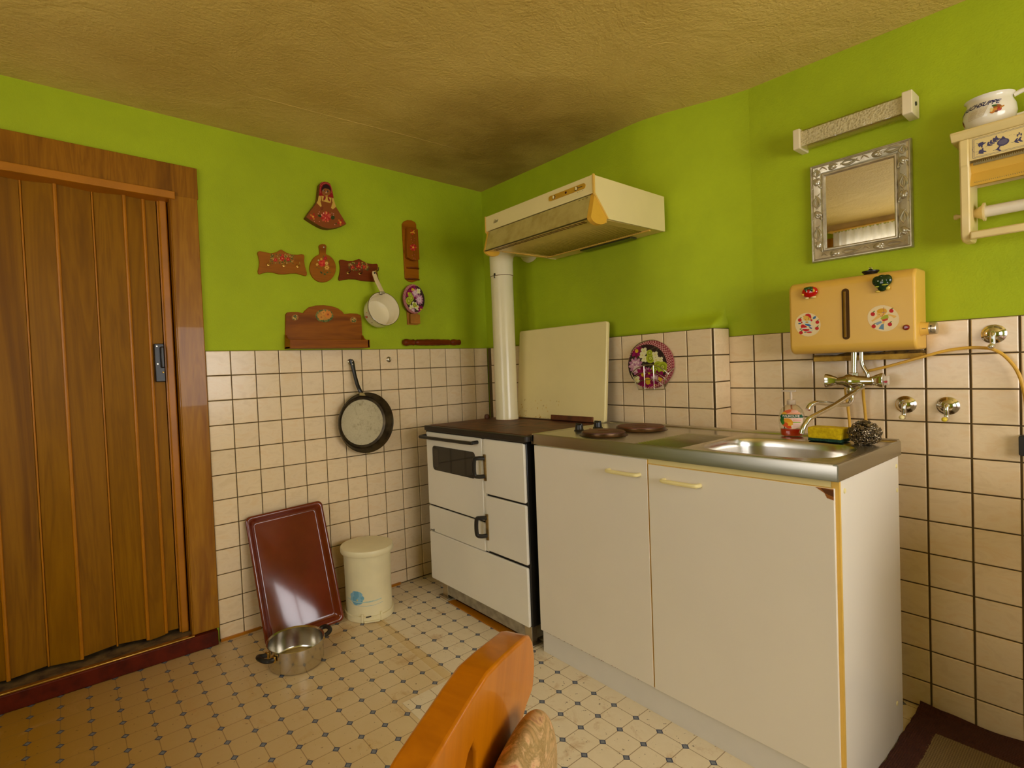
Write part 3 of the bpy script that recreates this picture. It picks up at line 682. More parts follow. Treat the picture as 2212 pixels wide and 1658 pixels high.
bm.faces.new(rings[-1]); basin=obj('sink_bowl',bm,steel('satin_steel',(.66,.62,.55,1),.22,(1,1,30)),wt,smooth=60)
obj('drain_ring',lathe([(.03,0),(.034,.002),(.04,.001)],Matrix.Translation((bc[0],bc[1],WZ-.1485)),24,cap=False),CHROME,basin)
for (x,y,r) in ((-.577,-1.282,.084),(-.352,-1.296,.097)):
    hp=obj('hot_plate',lathe([(0,.016),(r*.24,.015),(r*.26,.0165),(r*.88,.0175),(r*.94,.0165),(r*.96,.010),(r*.96,0)],Matrix.Translation((x,y,WZ)),48),IRON,wt)
    obj('chrome_ring',lathe([(r*.955,.0125),(r,.0125),(r*1.01,.007),(r*1.05,.001),(r*1.10,.0005)],Matrix.Translation((x,y,WZ)),48,cap=False),mat('brown_steel_ring',C(96,70,44),.3,.8,var=.2),hp)
for x,y in ((-.527,-1.118),(-.408,-1.121)):
    kb=obj('knob',lathe([(0,.028),(.012,.028),(.0155,.025),(.0175,.006),(.021,.003),(.022,.0005)],Matrix.Translation((x,y,WZ)),24),BLACK,wt)
    obj('knob_grip',box(x-.004,x+.004,y-.0165,y+.0165,WZ+.012,WZ+.032),BLACK,kb,bevel=.002)
obj('indicator_lamp',lathe([(0,.005),(.005,.004),(.006,0)],Matrix.Translation((-.467,-1.128,WZ)),12),mat('red_lens',C(150,30,20),.2),wt)
# ================================================================== RANGE HOOD
HX0,HX1,HY0,HY1=-.602,-.121,-.646,-1.294
hood=thing('range_hood','cream range hood with yellowed trims and grey filter visor above the stove','range hood',(-.36,-.97,1.76),-PI/2)
prof=[(HX1,1.916),(HX1,1.764),(-.52,1.764),(-.5955,1.853),(-.5955,1.9215)]
bm=prism([(x,z) for x,z in prof],'y',HY1,HY1+.008); obj('side_panel',bm,CREAM,hood,bevel=.001)
bm=prism([(x,z) for x,z in prof],'y',HY0-.008,HY0); obj('side_panel',bm,CREAM,hood,bevel=.001)
obj('top_panel',prism([(HX1,1.916),(-.5955,1.9215),(-.5955,1.9145),(HX1,1.909)],'y',HY1+.0085,HY0-.0085),CREAM,hood)
band=obj('front_band',prism([(HX0,1.853),(HX0,1.9225),(-.594,1.9225),(-.594,1.853)],'y',HY1+.003,HY0-.003),CREAM,hood,bevel=.0015)
tr_=[(-.594,1.9245),(-.604,1.9245),(-.604,1.851),(-.5225,1.7625),(-.5165,1.7655),(-.5955,1.8535)]
for y0,y1 in ((HY1-.002,HY1+.004),(HY0-.004,HY0+.002)): obj('edge_trim',prism(tr_,'y',y0,y1),YPLA,hood)
# control bar
zh=Z(1020,360,5.0273)
A=zh.R(835,360,HX0); B=zh.R(1232,190,HX0); zc=(A[2]+B[2])/2-.001
ctl=obj('control_bar',prism(rrect(B[1],A[1],zc-.0105,zc+.0105,.0102),'x',HX0-.003,HX0+.002),mat('ochre_plastic',C(206,156,40),.4),band)
for yy in (A[1]-.028,B[1]+.045):
    obj('slider_ring',tube([(HX0-.0032,yy+.009*math.cos(a),zc+.0065*math.sin(a)) for a in np.linspace(.6,2*PI-.6,16)],.0012,5),BLACK,ctl)
    obj('slider_knob',box(HX0-.008,HX0-.002,yy-.003,yy+.002,zc-.006,zc+.006),LYPLA,ctl,bevel=.001)
obj('slider_slot',box(HX0-.0036,HX0-.002,B[1]+.014,B[1]+.038,zc-.001,zc+.001),BLACK,ctl)
obj('pilot_lamp',lathe([(0,.002),(.0045,.001),(.005,0)],axisM((HX0-.003,(A[1]+B[1])/2+.002,zc),(-1,0,0)),12),mat('dark_red_lens',C(70,16,12),.2),ctl)
T=zh.R(232,615,HX0)
obj('lettering',textbm('Elair',.021,lambda x,y:(HX0-.0012,T[1]-x*.95,T[2]+y),shear=.4,spacing=.95),BLACK,band)
for k in range(4): obj('scale_mark',box(HX0-.0005,HX0,B[1]+.015+k*.008,B[1]+.017+k*.008,zc-.0165,zc-.015),BLACK,band)
# visor: sloping grey glass between two yellow cheeks
GV=mat('grey_grease_glass',C(196,178,104),.15,c2=C(176,156,84),vscale=18,bmp=.05)
vis=obj('visor',prism([(-.5935,1.852),(-.5885,1.852),(-.6155,1.758),(-.6205,1.758)],'y',-1.272,HY0-.012),GV,hood,bevel=.001)
obj('visor_lip',box(-.6225,-.6125,-1.272,HY0-.010,1.7555,1.7585),mat('dark_edge',C(78,60,20),.5),vis)
for y0,y1 in ((HY1+.001,HY1+.021),(HY0-.012,HY0-.002)):
    ch=[(-.590,1.8525),(-.594,1.8525),(-.6225,1.757)]+arc(-.574,1.760,.0475,185,352,10,.024)+[(-.525,1.767)]
    obj('visor_cheek',prism(ch,'y',y0,y1),mat('ochre_cheek',C(226,174,56),.4,var=.05),hood,bevel=.0015)
ly=[P_([(y,.084),(y+.013,.084),(y+.012,.088),(y+.001,.088)],C(70,62,30)) for y in (-1.262,-1.243,-1.224)]+[P_([(-1.02+.012*(t_-.05)*4,t_),(-1.016+.012*(t_-.05)*4,t_),(-1.016+.012*(t_-.05)*4,t_+.003),(-1.02+.012*(t_-.05)*4,t_+.003)],C(110,98,52)) for t_ in np.arange(.012,.092,.009)]
rr=random.Random(21); ly+=[E_(-1.26+.6*rr.random(),.01+.08*rr.random(),.002+.006*rr.random(),.0008,C(166,150,90)) for _ in range(60)]
decal('visor_perforations',vis,-1.27,-.66,.004,.094,.0011,ly,lambda X,Y:np.stack([-.6205+.027*Y/.094-.0006,X,1.758+Y],1),PRINT)['kind']='stuff'
# underside: cream front strip with slots, ribbed filter, frame and lamp strip
us=obj('under_frame',prism([(-.612,1.7565),(-.524,1.7625),(HX1,1.7660),(HX1,1.772),(-.524,1.769),(-.612,1.7595)],'y',HY1+.012,HY0-.010),mat('grease_yellow_enamel',C(226,196,116),.35,var=.06),hood)
bm=NB(); ys=np.linspace(HY1+.05,HY0-.05,240); xa,xb=-.515,-.215
rowa=[bm.verts.new((xa,y,1.7645+.0018*math.sin(k*1.3))) for k,y in enumerate(ys)]; rowb=[bm.verts.new((xb,y,1.7645+.0018*math.sin(k*1.3))) for k,y in enumerate(ys)]
for k in range(239): bm.faces.new((rowa[k],rowa[k+1],rowb[k+1],rowb[k]))
obj('grease_filter',bm,mat('greasy_mesh',C(160,136,52),.45,.3,c2=C(112,90,26),vscale=160),us,smooth=60)
bm=NB()
obj('filter_frame',box(-.213,-.2,HY1+.02,HY0-.02,1.7605,1.766),YPLA,us)
obj('filter_frame',box(-.52,-.2,HY0-.03,HY0-.018,1.7605,1.766),YPLA,us)
obj('lamp_cover',box(-.19,-.14,HY1+.13,HY1+.42,1.756,1.766),mat('dark_green_lens',C(64,66,34),.2),us,bevel=.002)
obj('filter_catch',lathe([(0,0),(.008,.0),(.007,-.008),(0,-.009)],Matrix.Translation((-.50,HY1+.03,1.7655)),14),YPLA,us)
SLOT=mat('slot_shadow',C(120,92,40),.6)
for r_,xs_ in enumerate(((-.595,-.585),(-.575,-.565))):
    for k in range(26):
        y=HY1+.06+k*.0212+(.006 if r_ else 0)
        if y>HY0-.045: continue
        z=1.7566 if r_==0 else 1.7580
        obj('slot',prism([(xs_[0],z+.002),(xs_[1],z+.0026),(xs_[1],z+.0001),(xs_[0],z-.0006)],'y',y,y+.014),SLOT,us)
# ================================================================== LEFT WALL ORNAMENTS
q1=Z(530,370,4.144); q5=Z(640,380,13.817); q6=Z(550,520,7.9); q7=Z(850,470,6.632)
def Lfn(q,y): return lambda X,Y:q.L(X,Y,y)
def cloc(poly,y): a=np.array(poly); return ((a[:,0].min()+a[:,0].max())/2,y,a[:,1].min())
REDF,ORF,GRF,YEF=C(186,30,26),C(220,110,34),C(64,88,24),C(224,180,60)
# -- painted doll box
fr=[(840,165),(930,178),(1000,220),(1040,290),(1065,370),(1090,480),(1110,600),(1130,720),(1190,920),(1300,1100),(1400,1260),(1500,1430),(1400,1480),(1300,1515),(1150,1550),(1000,1568),(870,1555),(720,1500),(560,1410),(400,1310),(290,1230),(410,1050),(560,860),(640,730),(665,600),(680,450),(690,350),(705,240),(760,180)]
D=.038; pf=q5.polyL(fr,-D)
doll=thing('painted_doll_box','wooden box shaped like a doll with red headscarf and flowered brown skirt on green wall','wall ornament',cloc(pf,0))
obj('box_body',prism(pf,'y',-D,-.0005),mat('dark_box_wood',C(112,58,22),.5,var=.15,vscale=30),doll,bevel=.0015)
ly=[P_(fr,C(142,74,22))]
hs=[(840,165),(930,178),(1000,220),(1040,290),(1065,370),(1090,480),(1112,660),(980,610),(700,590),(672,575),(680,450),(690,350),(705,240),(760,180)]
ly.append(P_(hs,C(150,18,20)))
for k in range(46):
    a=math.radians(-20+220*k/45); 
    for rr_,w in ((1.0,9),(.82,9)):
        x=885+215*rr_*math.cos(a); y=430-270*rr_*math.sin(a); ly.append(E_(x,y,w*.55,w*1.2,C(214,120,96),0))
ly+= [E_(890,420,140,172,C(44,16,14)),E_(893,480,128,118,C(150,92,34)),P_([(765,395),(790,360),(880,372),(960,385),(1010,430),(1020,390),(990,290),(890,240),(800,270)],C(44,16,14))]
ly+= [E_(820,435,17,24,C(40,14,20)),E_(935,458,20,26,C(40,14,20)),E_(806,436,8,18,C(200,190,170)),E_(916,460,8,18,C(200,190,170)),E_(890,492,15,15,C(232,190,170)),E_(880,545,22,8,C(110,40,24))]
cr=C(214,172,72)
ly+= [P_([(665,590),(735,590),(742,730),(720,740),(758,890),(735,925),(605,800),(640,740)],cr),P_([(1065,660),(1115,660),(1190,915),(1090,995),(1035,950),(1085,790),(1068,740)],cr),P_([(750,585),(1050,655),(1022,808),(770,745)],cr)]
ly+= [P_([(830,600),(885,612),(870,690),(815,745),(805,690)],C(140,26,24)),P_([(935,620),(975,650),(1010,720),(990,765),(945,710)],C(140,26,24)),E_(905,598,38,26,C(196,140,60)),E_(770,965,36,52,C(132,62,22)),L_([(728,960),(745,1010),(790,1005),(800,940)],8,C(92,40,16))]
ly+=FL_(890,1220,165,11,C(176,30,26),C(214,110,70),.2,0,C(206,84,60))+[E_(890,1220,60,60,C(190,50,40)),E_(870,1250,18,18,C(236,160,110)),E_(905,1100,22,42,C(230,150,70)),E_(815,1110,14,28,C(236,180,140)),E_(760,1160,16,22,C(236,170,140)),E_(950,1360,20,14,C(230,140,80)),E_(870,1345,16,16,C(226,150,50))]
ly+= [E_(700,1190,55,34,C(52,66,20),20),E_(1090,1240,60,60,C(52,66,20),40),E_(1200,1420,50,12,C(60,74,24),-20)]
for cx,cy,ro in ((500,1210,0),(1320,1380,.3)):
    ly+=FL_(cx,cy,105,5,C(206,106,26),C(232,170,60),.24,ro,C(176,40,22))
for x,y in ((685,1070),(655,1125),(690,1355),(1065,1105),(1115,1125),(1110,1170),(1150,1450),(545,1355)): ly.append(E_(x,y,11,11,C(232,170,140)))
decal('painted_front',doll,170,1510,155,1580,6,ly,Lfn(q5,-D-.0008),PRINTG,clip=lambda X,Y:inpoly(X,Y,fr))
obj('lower_opening',prism(q5.polyL([(745,1520),(870,1552),(890,1560),(740,1535)],-D+.012),'y',-D+.006,-D+.024),BLACK,doll)
# -- hook boards
def hookboard(pts,label,m,hooks,ly,y=-.013,edge=True):
    P=q1.polyL(pts,y); t=thing('hook_board',label,'hook board',cloc(P,0),group='painted hook boards on the green wall')
    obj('board',prism(P,'y',y,-.0005),m,t,bevel=.002)
    xs=[p[0] for p in pts]; ys=[p[1] for p in pts]
    decal('painted_flowers',t,min(xs)-2,max(xs)+2,min(ys)-2,max(ys)+2,1.9,ly,Lfn(q1,y-.0006),PRINTG,clip=lambda X,Y:inpoly(X,Y,pts))['kind']='stuff'
    for hx,hy in hooks:
        B=q1.L(hx,hy,y); h=obj('hook',tube([(B[0],y,B[2]),(B[0],y-.026,B[2]-.002),(B[0],y-.032,B[2]+.004),(B[0],y-.033,B[2]+.016)],.0024,8),BRASS if edge else mat('dark_hook',C(80,50,26),.4,.7),t)
        obj('rosette',lathe([(0,0),(.0085,0),(.0065,.004),(0,.005)],axisM((B[0],y,B[2]),(0,-1,0)),16),BRASS,h)
    return t
hb1=[(110,735),(115,718),(130,712),(180,722),(230,733),(280,722),(320,697),(365,725),(415,743),(470,745),(505,740),(525,745),(530,762),(528,800),(535,850),(552,905),(552,925),(545,935),(520,930),(460,912),(410,912),(350,920),(300,918),(250,905),(200,900),(150,912),(130,920),(117,912),(114,890),(125,850),(128,810),(120,765)]
def scallop(pts,c,w=2.4,ins=.955):
    a=np.array(pts,float); c0=a.mean(0); r=(a-c0)*[.97,.93]+c0; out=[]
    for p,q in zip(r,np.roll(r,-1,0)):
        n=max(1,int(np.hypot(*(q-p))/9))
        for k in range(n): m=p+(q-p)*(k+.5)/n; out.append(E_(m[0],m[1],3.2,1.6,c,20))
    return out
def bouquet(cx,cy,w,h,n,seed,red=C(176,24,22)):
    r=random.Random(seed); o=[]
    for k in range(n): o.append(E_(cx+w*(r.random()-.5)*1.05,cy+h*(r.random()-.5),9,4,C(70,92,26) if r.random()<.75 else C(176,150,60),r.random()*180))
    for k in range(n//2): o.append(E_(cx+w*(r.random()-.5),cy+h*(r.random()-.5),3.5,3.5,C(220,150,50) if r.random()<.6 else C(222,186,110)))
    for fx,fy,fr_ in ((-.3,.1,17),(0,-.05,22),(.27,.05,17),(.02,-.38,11)):
        o+=FL_(cx+w*fx,cy+h*fy,fr_,6,red,C(226,140,60),.4,r.random(),C(206,44,30))
    return o
hookboard(hb1,'flower painted hook board with three empty brass hooks, left of the round board',wood('hookboard_wood',C(164,96,8),C(134,72,4),'x',.4,8),[(205,835),(342,842),(466,850)],[E_(330,783,112,50,C(158,94,12))]+bouquet(330,783,200,90,60,2)+scallop(hb1,C(96,48,20)))
hb2=[(843,800),(850,790),(870,790),(920,800),(960,800),(1000,790),(1018,780),(1050,800),(1090,822),(1140,828),(1175,825),(1187,835),(1188,860),(1182,900),(1190,950),(1205,985),(1195,992),(1150,985),(1090,982),(1040,978),(990,965),(930,963),(880,970),(850,977),(838,970),(838,955),(848,910),(852,860)]
hookboard(hb2,'darker flower painted hook board with the enamel saucepan hanging on it',WOODR,[(915,908),(1022,915),(1168,893)],[E_(1015,850,100,42,C(120,56,12))]+bouquet(1015,850,180,75,50,4,C(150,36,22)),edge=False)
# -- small round board
rb=[(664,690),(660,670),(668,655),(690,648),(715,652),(728,668),(724,700),(722,735)]+[(695+117*math.cos(a),865+127*math.sin(a)) for a in np.linspace(-1.30,PI+1.25,44)]+[(668,735)]
P=q1.polyL(rb,-.012); t=thing('round_board','small round board with handle, red and yellow flower bouquet between the hook boards','wall ornament',cloc(P,0))
obj('board',prism(P,'y',-.012,-.0005),wood('hookboard_wood',None,None),t,bevel=.002)
ly=[L_([(700,850),(705,945)],5,C(96,104,36)),L_([(705,930),(740,890)],4,C(96,104,36)),E_(680,905,14,8,C(52,70,28),40),E_(735,905,12,6,C(80,92,30),-40),E_(712,920,10,8,C(70,84,28),30)]
ly+=FL_(687,820,34,7,C(196,34,26),C(226,90,50),.4,0,C(214,60,40))+FL_(715,777,20,5,C(176,30,36),C(206,60,50))+FL_(730,860,22,6,C(224,172,70),C(176,90,30))+FL_(728,822,16,6,C(226,184,90),C(190,110,40))+FL_(643,833,13,6,C(222,180,70),C(190,120,40))+FL_(680,785,12,6,C(222,170,50),C(190,110,40))+FL_(748,832,10,5,C(150,40,30),C(200,100,50))+FL_(655,795,9,6,C(200,190,120),C(160,140,60))
for x,y in ((660,870),(755,885),(640,860),(745,800),(700,760),(760,905)): ly.append(E_(x,y,9,4,C(86,100,36),x%90))
ring=[(695+109*math.cos(a),865+119*math.sin(a)) for a in np.linspace(-1.1,PI+1.1,70)]
ly+=[E_(x,y,3.2,1.5,C(96,48,20),k*37) for k,(x,y) in enumerate(ring)]
decal('painted_flowers',t,575,815,645,995,1.9,ly,Lfn(q1,-.0126),PRINTG,clip=lambda X,Y:inpoly(X,Y,rb))['kind']='stuff'
B=q1.L(702,678,-.012); obj('nail',lathe([(0,.004),(.004,.002),(.0035,0)],axisM((B[0],-.0122,B[2]),(0,-1,0)),12),SATIN,t)
# -- tall narrow holder with flower box and two ledges
bb=[(1405,470),(1420,447),(1450,435),(1490,438),(1520,455),(1530,475),(1545,700),(1555,955),(1540,978),(1495,992),(1455,980),(1430,955),(1416,700)]
P=q1.polyL(bb,-.009); t=thing('match_holder','tall narrow wooden holder with flower painted box and two small ledges','wall ornament',cloc(P,0))
obj('back_board',prism(P,'y',-.009,-.0005),wood('hookboard_wood',None,None),t,bevel=.0015)
bf=[(1452,502),(1545,518),(1552,650),(1560,788),(1530,798),(1490,790),(1452,768),(1448,640)]
P=q1.polyL(bf,-.036); fb=obj('flower_box',prism(P,'y',-.036,-.009),wood('box_front_wood',C(152,84,8),C(124,64,4),'z',.4,8),t,bevel=.001)
ly=FL_(1503,680,34,10,C(176,28,24),C(236,170,60),.22,0,C(206,70,50))+FL_(1498,545,24,5,C(190,44,26),C(226,160,50),.28,.4,C(226,150,40))+[E_(x,y,5,5,C(170,26,24)) for x,y in ((1485,587),(1518,597),(1487,610),(1512,618),(1498,635),(1495,752),(1518,745),(1510,775),(1522,782))]+[E_(x-2,y+1,1.8,1.8,C(236,190,160)) for x,y in ((1485,587),(1518,597),(1487,610),(1512,618),(1498,635),(1495,752),(1518,745),(1510,775),(1522,782))]+[L_([(1505,715),(1507,735)],3,C(70,80,26))]
decal('painted_flowers',fb,1450,1562,500,800,1.9,ly,Lfn(q1,-.0367),PRINTG)['kind']='stuff'
for y0,x0,x1 in ((853,1440,1552),(952,1428,1556)):
    A=q1.L(x0,y0,-.009); B=q1.L(x1,y0+8,-.009)
    obj('ledge',prism(arc((A[0]+B[0])/2,-.009,(B[0]-A[0])/2,180,360,10,.028),'z',A[2]-.009,A[2]-.003),WOODR,t,bevel=.001)
# -- floral pot holders: printed cotton discs with a checked border
def flowers(seed,spec,bg=C(52,30,26)):
    r=random.Random(seed); o=[]
    for k in range(26): a=r.random()*2*PI; o.append(L_([(r.uniform(-1,1),r.uniform(-1,1)) for _ in range(2)],.035,C(84,76,50) if k%2 else C(36,30,16)))
    for kind,x,y,s in spec:
        if kind=='m': o+=FL_(x,y,s,9,C(150,12,84),C(218,176,30),.24,r.random(),C(122,6,60))
        elif kind=='p': o+=FL_(x,y,s,11,C(206,150,170),C(226,200,190),.2,r.random(),C(182,120,150))+FL_(x,y,s*.6,8,C(226,196,196),C(206,160,170),.3,r.random())
        elif kind=='g': o+=[E_(x,y,s,s,C(176,184,40)),E_(x,y,s*.62,s*.62,C(142,156,20)),E_(x,y,s*.3,s*.3,C(206,206,90)),E_(x,y,s*.1,s*.1,C(84,90,20))]
        elif kind=='w': o+=FL_(x,y,s,4,C(232,224,170),C(226,216,120),.45,r.random())
        elif kind=='y': o.append(E_(x,y,s,s*.8,C(228,190,40)))
    return o
def check(X,Y): return np.where(((np.floor(np.arctan2(Y,X)*17)+np.floor(np.hypot(X,Y)*17))%2<1)[:,None],np.array(C(214,160,150)),np.array(C(140,16,40)))
def potholder(parent,fn,sp,seed,side,rot=0,step=.012,th=None,inner=.8,shift=.14):
    ly=[E_(0,0,1,1,C(52,30,26))]+flowers(seed,sp)
    ly.append(lambda X,Y:((np.hypot(X-side[0]*shift,Y-side[1]*shift)>.9),check))
    decal('printed_cotton',parent,-1,1,-1,1,step,ly,fn,PRINT,clip=lambda X,Y:np.hypot(X,Y)<.995)
# wooden peg holder below and its oval pot holder
A=q1.L(1447,1275,-.006); B=q1.L(1547,1373,-.006)
t=thing('peg_board','small ochre wooden holder half hidden under the flowered pot holder','wall ornament',((A[0]+B[0])/2,0,B[2]))
PE=mat('ochre_wood',C(186,120,34),.5,vscale=25)
obj('back_board',box(A[0],B[0],-.006,-.0005,B[2],A[2]+.05),PE,t,bevel=.001)
obj('front_box',prism([(A[0]+.012,B[2]+.006),(B[0]+.004,B[2]+.004),(B[0]+.004,A[2]-.004),(A[0]+.033,A[2]+.006),(A[0]+.012,A[2]-.002)],'y',-.024,-.006),PE,t,bevel=.0015)
pc=q1.L(1507,1142,-.03); prx,prz=.0722,.0838
t=thing('pot_holder','round quilted pot holder printed with purple and white flowers on green wall','pot holder',(pc[0],-.03,pc[2]-prz),group='flowered pot holders')
obj('padding',lathe([(0,0),(.96,0),(1,.05),(1,.11),(.96,.16),(0,.16)],Matrix.Translation((pc[0],-.024,pc[2]))@Matrix.Rotation(PI/2,4,'X')@Matrix.Diagonal((prx,prz,.06,1)),48),mat('check_edging',C(140,30,50),.8,c2=C(196,130,120),vscale=400),t)
sp1=[('m',-.1,.62,.42),('m',-.5,.35,.3),('m',.12,.3,.32),('p',.12,.42,.3),('p',.5,-.02,.36),('g',-.25,.05,.22),('g',-.5,-.15,.26),('g',-.35,.25,.18),('w',0,-.42,.26),('w',.35,-.62,.2),('w',-.3,-.6,.2),('w',.45,.55,.2),('g',.02,-.42,.16),('m',.6,-.7,.28),('y',.0,.62,.08),('y',.22,-.5,.07),('p',-.15,-.8,.2)]
potholder(t,lambda X,Y:np.stack([pc[0]+X*prx,np.full(X.shape,-.0342),pc[2]+Y*prz],1),sp1,3,(.9,.05))
# -- wooden wall rack with shallow tray
rk=[(357,1590),(362,1280),(375,1262),(410,1257),(470,1257),(505,1265),(520,1268),(530,1250),(570,1215),(630,1200),(700,1197),(770,1205),(830,1225),(870,1255),(885,1275),(940,1270),(1000,1272),(1030,1285),(1040,1310),(1048,1480),(1057,1592)]
P=q1.polyL(rk,-.012); zb=min(p[1] for p in P); P=[(x,max(z,1.331)) for x,z in P]
xl,xr_=P[0][0],P[-1][0]
t=thing('wall_rack','scalloped brown wooden wall rack with shallow tray standing above the tile edge','wall rack',((xl+xr_)/2,0,1.331))
obj('back_board',prism(P,'y',-.012,-.0005),WOODB,t,bevel=.002)
A=q1.L(420,1500,-.085); B=q1.L(1117,1582,-.085); zt=A[2]-.002; z0=1.331
obj('front_board',box(A[0]-.004,B[0],-.085,-.075,z0,zt),WOODB,t,bevel=.0015)
obj('floor_board',box(xl,xr_,-.076,-.012,z0,z0+.008),WOODB,t)
for x,x2 in ((xl,xl+.009),(xr_-.009,xr_)):
    obj('end_board',prism([(-.012,z0),(-.012,zt+.028),(-.018,zt+.027),(-.03,zt+.012),(-.055,zt+.001),(-.085,zt),(-.085,z0)],'x',x,x2),WOODB,t,bevel=.001)
ly=[E_(708,1290,80,58,C(176,124,50)),E_(708,1290,72,50,C(190,132,52))]
r=random.Random(8)
for k in range(46): a=r.random()*2*PI; ly.append(E_(708+72*math.cos(a),1290+50*math.sin(a),13,6,C(70,92,40) if k%2 else C(112,120,56),r.random()*180))
ly+=FL_(740,1280,34,7,C(214,130,44),C(170,84,30),.4)+FL_(680,1305,28,6,C(206,140,50),C(176,96,36),.4)+FL_(700,1265,20,6,C(220,150,60),C(176,96,36),.4)
for cx,cy in ((445,1307),(967,1328)):
    ly+=[E_(cx,cy,32,28,C(172,112,40))]+[E_(cx+22*(r.random()-.5)*1.8,cy+20*(r.random()-.5)*1.8,7,4,C(70,96,44) if k%3 else C(206,180,90),r.random()*180) for k in range(22)]
decal('rose_transfer',t,400,1010,1225,1365,1.9,ly,Lfn(q1,-.0127),PRINTG)['kind']='stuff'
# -- turned wooden rail
A=q1.L(1413,1530,-.02); B=q1.L(1925,1532,-.02); Lr=B[0]-A[0]
pr=[(0,0),(.012,.0),(.0165,.006)]+[(.0175+.002*math.sin(i*1.1),Lr*(.02+.15*i/6)) for i in range(7)]+[(.010,Lr*.195),(.0168,Lr*.225)]+[(.0168+.0022*abs(math.sin(PI*(i/15))) *(1 if i%3 else .3),Lr*(.24+.54*i/16)) for i in range(17)]+[(.0168,Lr*.79),(.010,Lr*.815),(.0168,Lr*.84)]+[(.0175+.0015*math.sin(i),Lr*(.85+.12*i/6)) for i in range(7)]+[(.0165,Lr*.985),(.0,Lr)]
t=thing('turned_rail','dark turned wooden rail fixed to the wall just above the tiles','wall rail',((A[0]+B[0])/2,0,A[2]-.02))
obj('spindle',lathe(pr,axisM((A[0],-.019,A[2]),(1,0,0)),20),WOODR,t)
for k in (.12,.88): obj('wall_block',box(A[0]+Lr*k-.008,A[0]+Lr*k+.008,-.012,0,A[2]-.007,A[2]+.007),WOODR,t)
# -- enamel saucepan hanging from the right hook board
sp=thing('enamel_saucepan','cream enamel saucepan hanging by its handle from the darker hook board','saucepan',(-.875,-.06,1.43),group=None)
MS=axisM((-.872,-.014,1.5175),(-.004,-.099,.02)); h_=.096
ENAM=mat('cream_pot_enamel',C(244,232,196),.14,var=.02,coat=.3)
obj('bowl',lathe([(0,0),(.066,0),(.078,.006),(.084,.022),(.0865,.06),(.088,h_-.006),(.0915,h_),(.089,h_+.001),(.085,h_-.006),(.083,.055),(.080,.022),(.072,.009),(0,.005)],MS,48),ENAM,sp,smooth=50)
obj('dark_rim',tube([tuple(MS@Vector((.0915*math.cos(a),.0915*math.sin(a),h_))) for a in np.linspace(0,2*PI,48,endpoint=False)],.0016,6,closed=True),mat('brown_rim',C(92,70,40),.4),sp)
hp_=[(-.884,-.112,1.622),(-.888,-.104,1.640),(-.894,-.085,1.675),(-.899,-.066,1.715),(-.901,-.056,1.742)]
bm=NB(); prev=None
for (x,y,z),w in zip(spline(hp_,4),np.interp(np.linspace(0,1,17),[0,.1,.5,.85,1],[.0135,.0125,.013,.0115,.006])):
    q=[bm.verts.new((x+a*w,y+b*.005,z)) for a,b in ((-1,-1),(1,-1),(1,1),(-1,1))]
    if prev:
        for i in range(4): bm.faces.new((prev[i],prev[(i+1)%4],q[(i+1)%4],q[i]))
    else: bm.faces.new(q)
    prev=q
bm.faces.new(prev[::-1]); obj('handle',bm,mat('cream_handle',C(236,214,160),.35,var=.04),sp,bevel=.003)
obj('handle_hole',lathe([(0,0),(.005,0),(.005,.002),(0,.002)],axisM((-.9,-.066,1.731),(0,-1,-.1)),14),BLACK,sp)
obj('handle_ferrule',box(-.899,-.872,-.119,-.108,1.612,1.626),SATIN,sp,bevel=.002)
obj('rim_hole',lathe([(0,0),(1,0),(1,.001),(0,.001)],MS@Matrix.Translation((-.0,.083,h_-.012))@Matrix.Rotation(PI/2,4,'X')@Matrix.Diagonal((.010,.004,1,1)),16),BLACK,sp)
def Sfn(X,Y):   # angle, height on the pot's side
    P=np.stack([.0872*np.cos(X),.0872*np.sin(X),Y,np.ones(X.shape)],1); return P@np.array(MS).T[:,:3]
a0=math.atan2(*reversed((MS.inverted().to_3x3()@Vector((-1,-.2,-.55)))[:2]))
ly=[]; r=random.Random(3)
for k in range(16): ly.append(E_(a0+r.uniform(-.55,.55),.05+r.uniform(-.028,.028),.05,.0035,C(120,140,100) if k%2 else C(150,130,160),0))
for dx,dz in ((-.4,.012),(-.15,-.01),(.1,.014),(.35,-.006)): ly+=[E_(a0+dx+.06*math.cos(a),.05+dz+.006*math.sin(a),.035,.0035,C(206,90,60) if dx<0 else C(196,110,130)) for a in np.linspace(0,2*PI,5,endpoint=False)]+[E_(a0+dx,.05+dz,.025,.0022,C(230,190,90))]
decal('flower_print',sp,a0-.65,a0+.65,.015,.085,.0085,ly,Sfn,PRINTG)
# ================================================================== ON THE LEFT TILES AND THE FLOOR
TY=-.0088                                      # face of the tiles
def suction(loc,out,label,r=.016,hook=True):
    t=thing('small_wall_hook',label,'wall hook',loc,0,'small hooks on the left tiles'); MM=axisM(loc,out)
    obj('disc',lathe([(0,.006),(r*.5,.006),(r*.85,.003),(r,0)],MM,20),SATIN,t)
    o=Vector(out); p=Vector(loc)
    obj('hook',tube([p+o*.005,p+o*.016+Vector((0,0,-.003)),p+o*.02+Vector((0,0,-.0)),p+o*.021+Vector((0,0,.008))],.003,8),SATIN,t)
    return t
A=ony(757,781,TY); suction((A[0],TY,A[2]),(0,-1,0),'small chrome hook on the left tiles carrying the frying pan')
A=ony(840,776,TY); suction((A[0],TY,A[2]),(0,-1,0),'small empty chrome hook on the left tiles right of the frying pan')
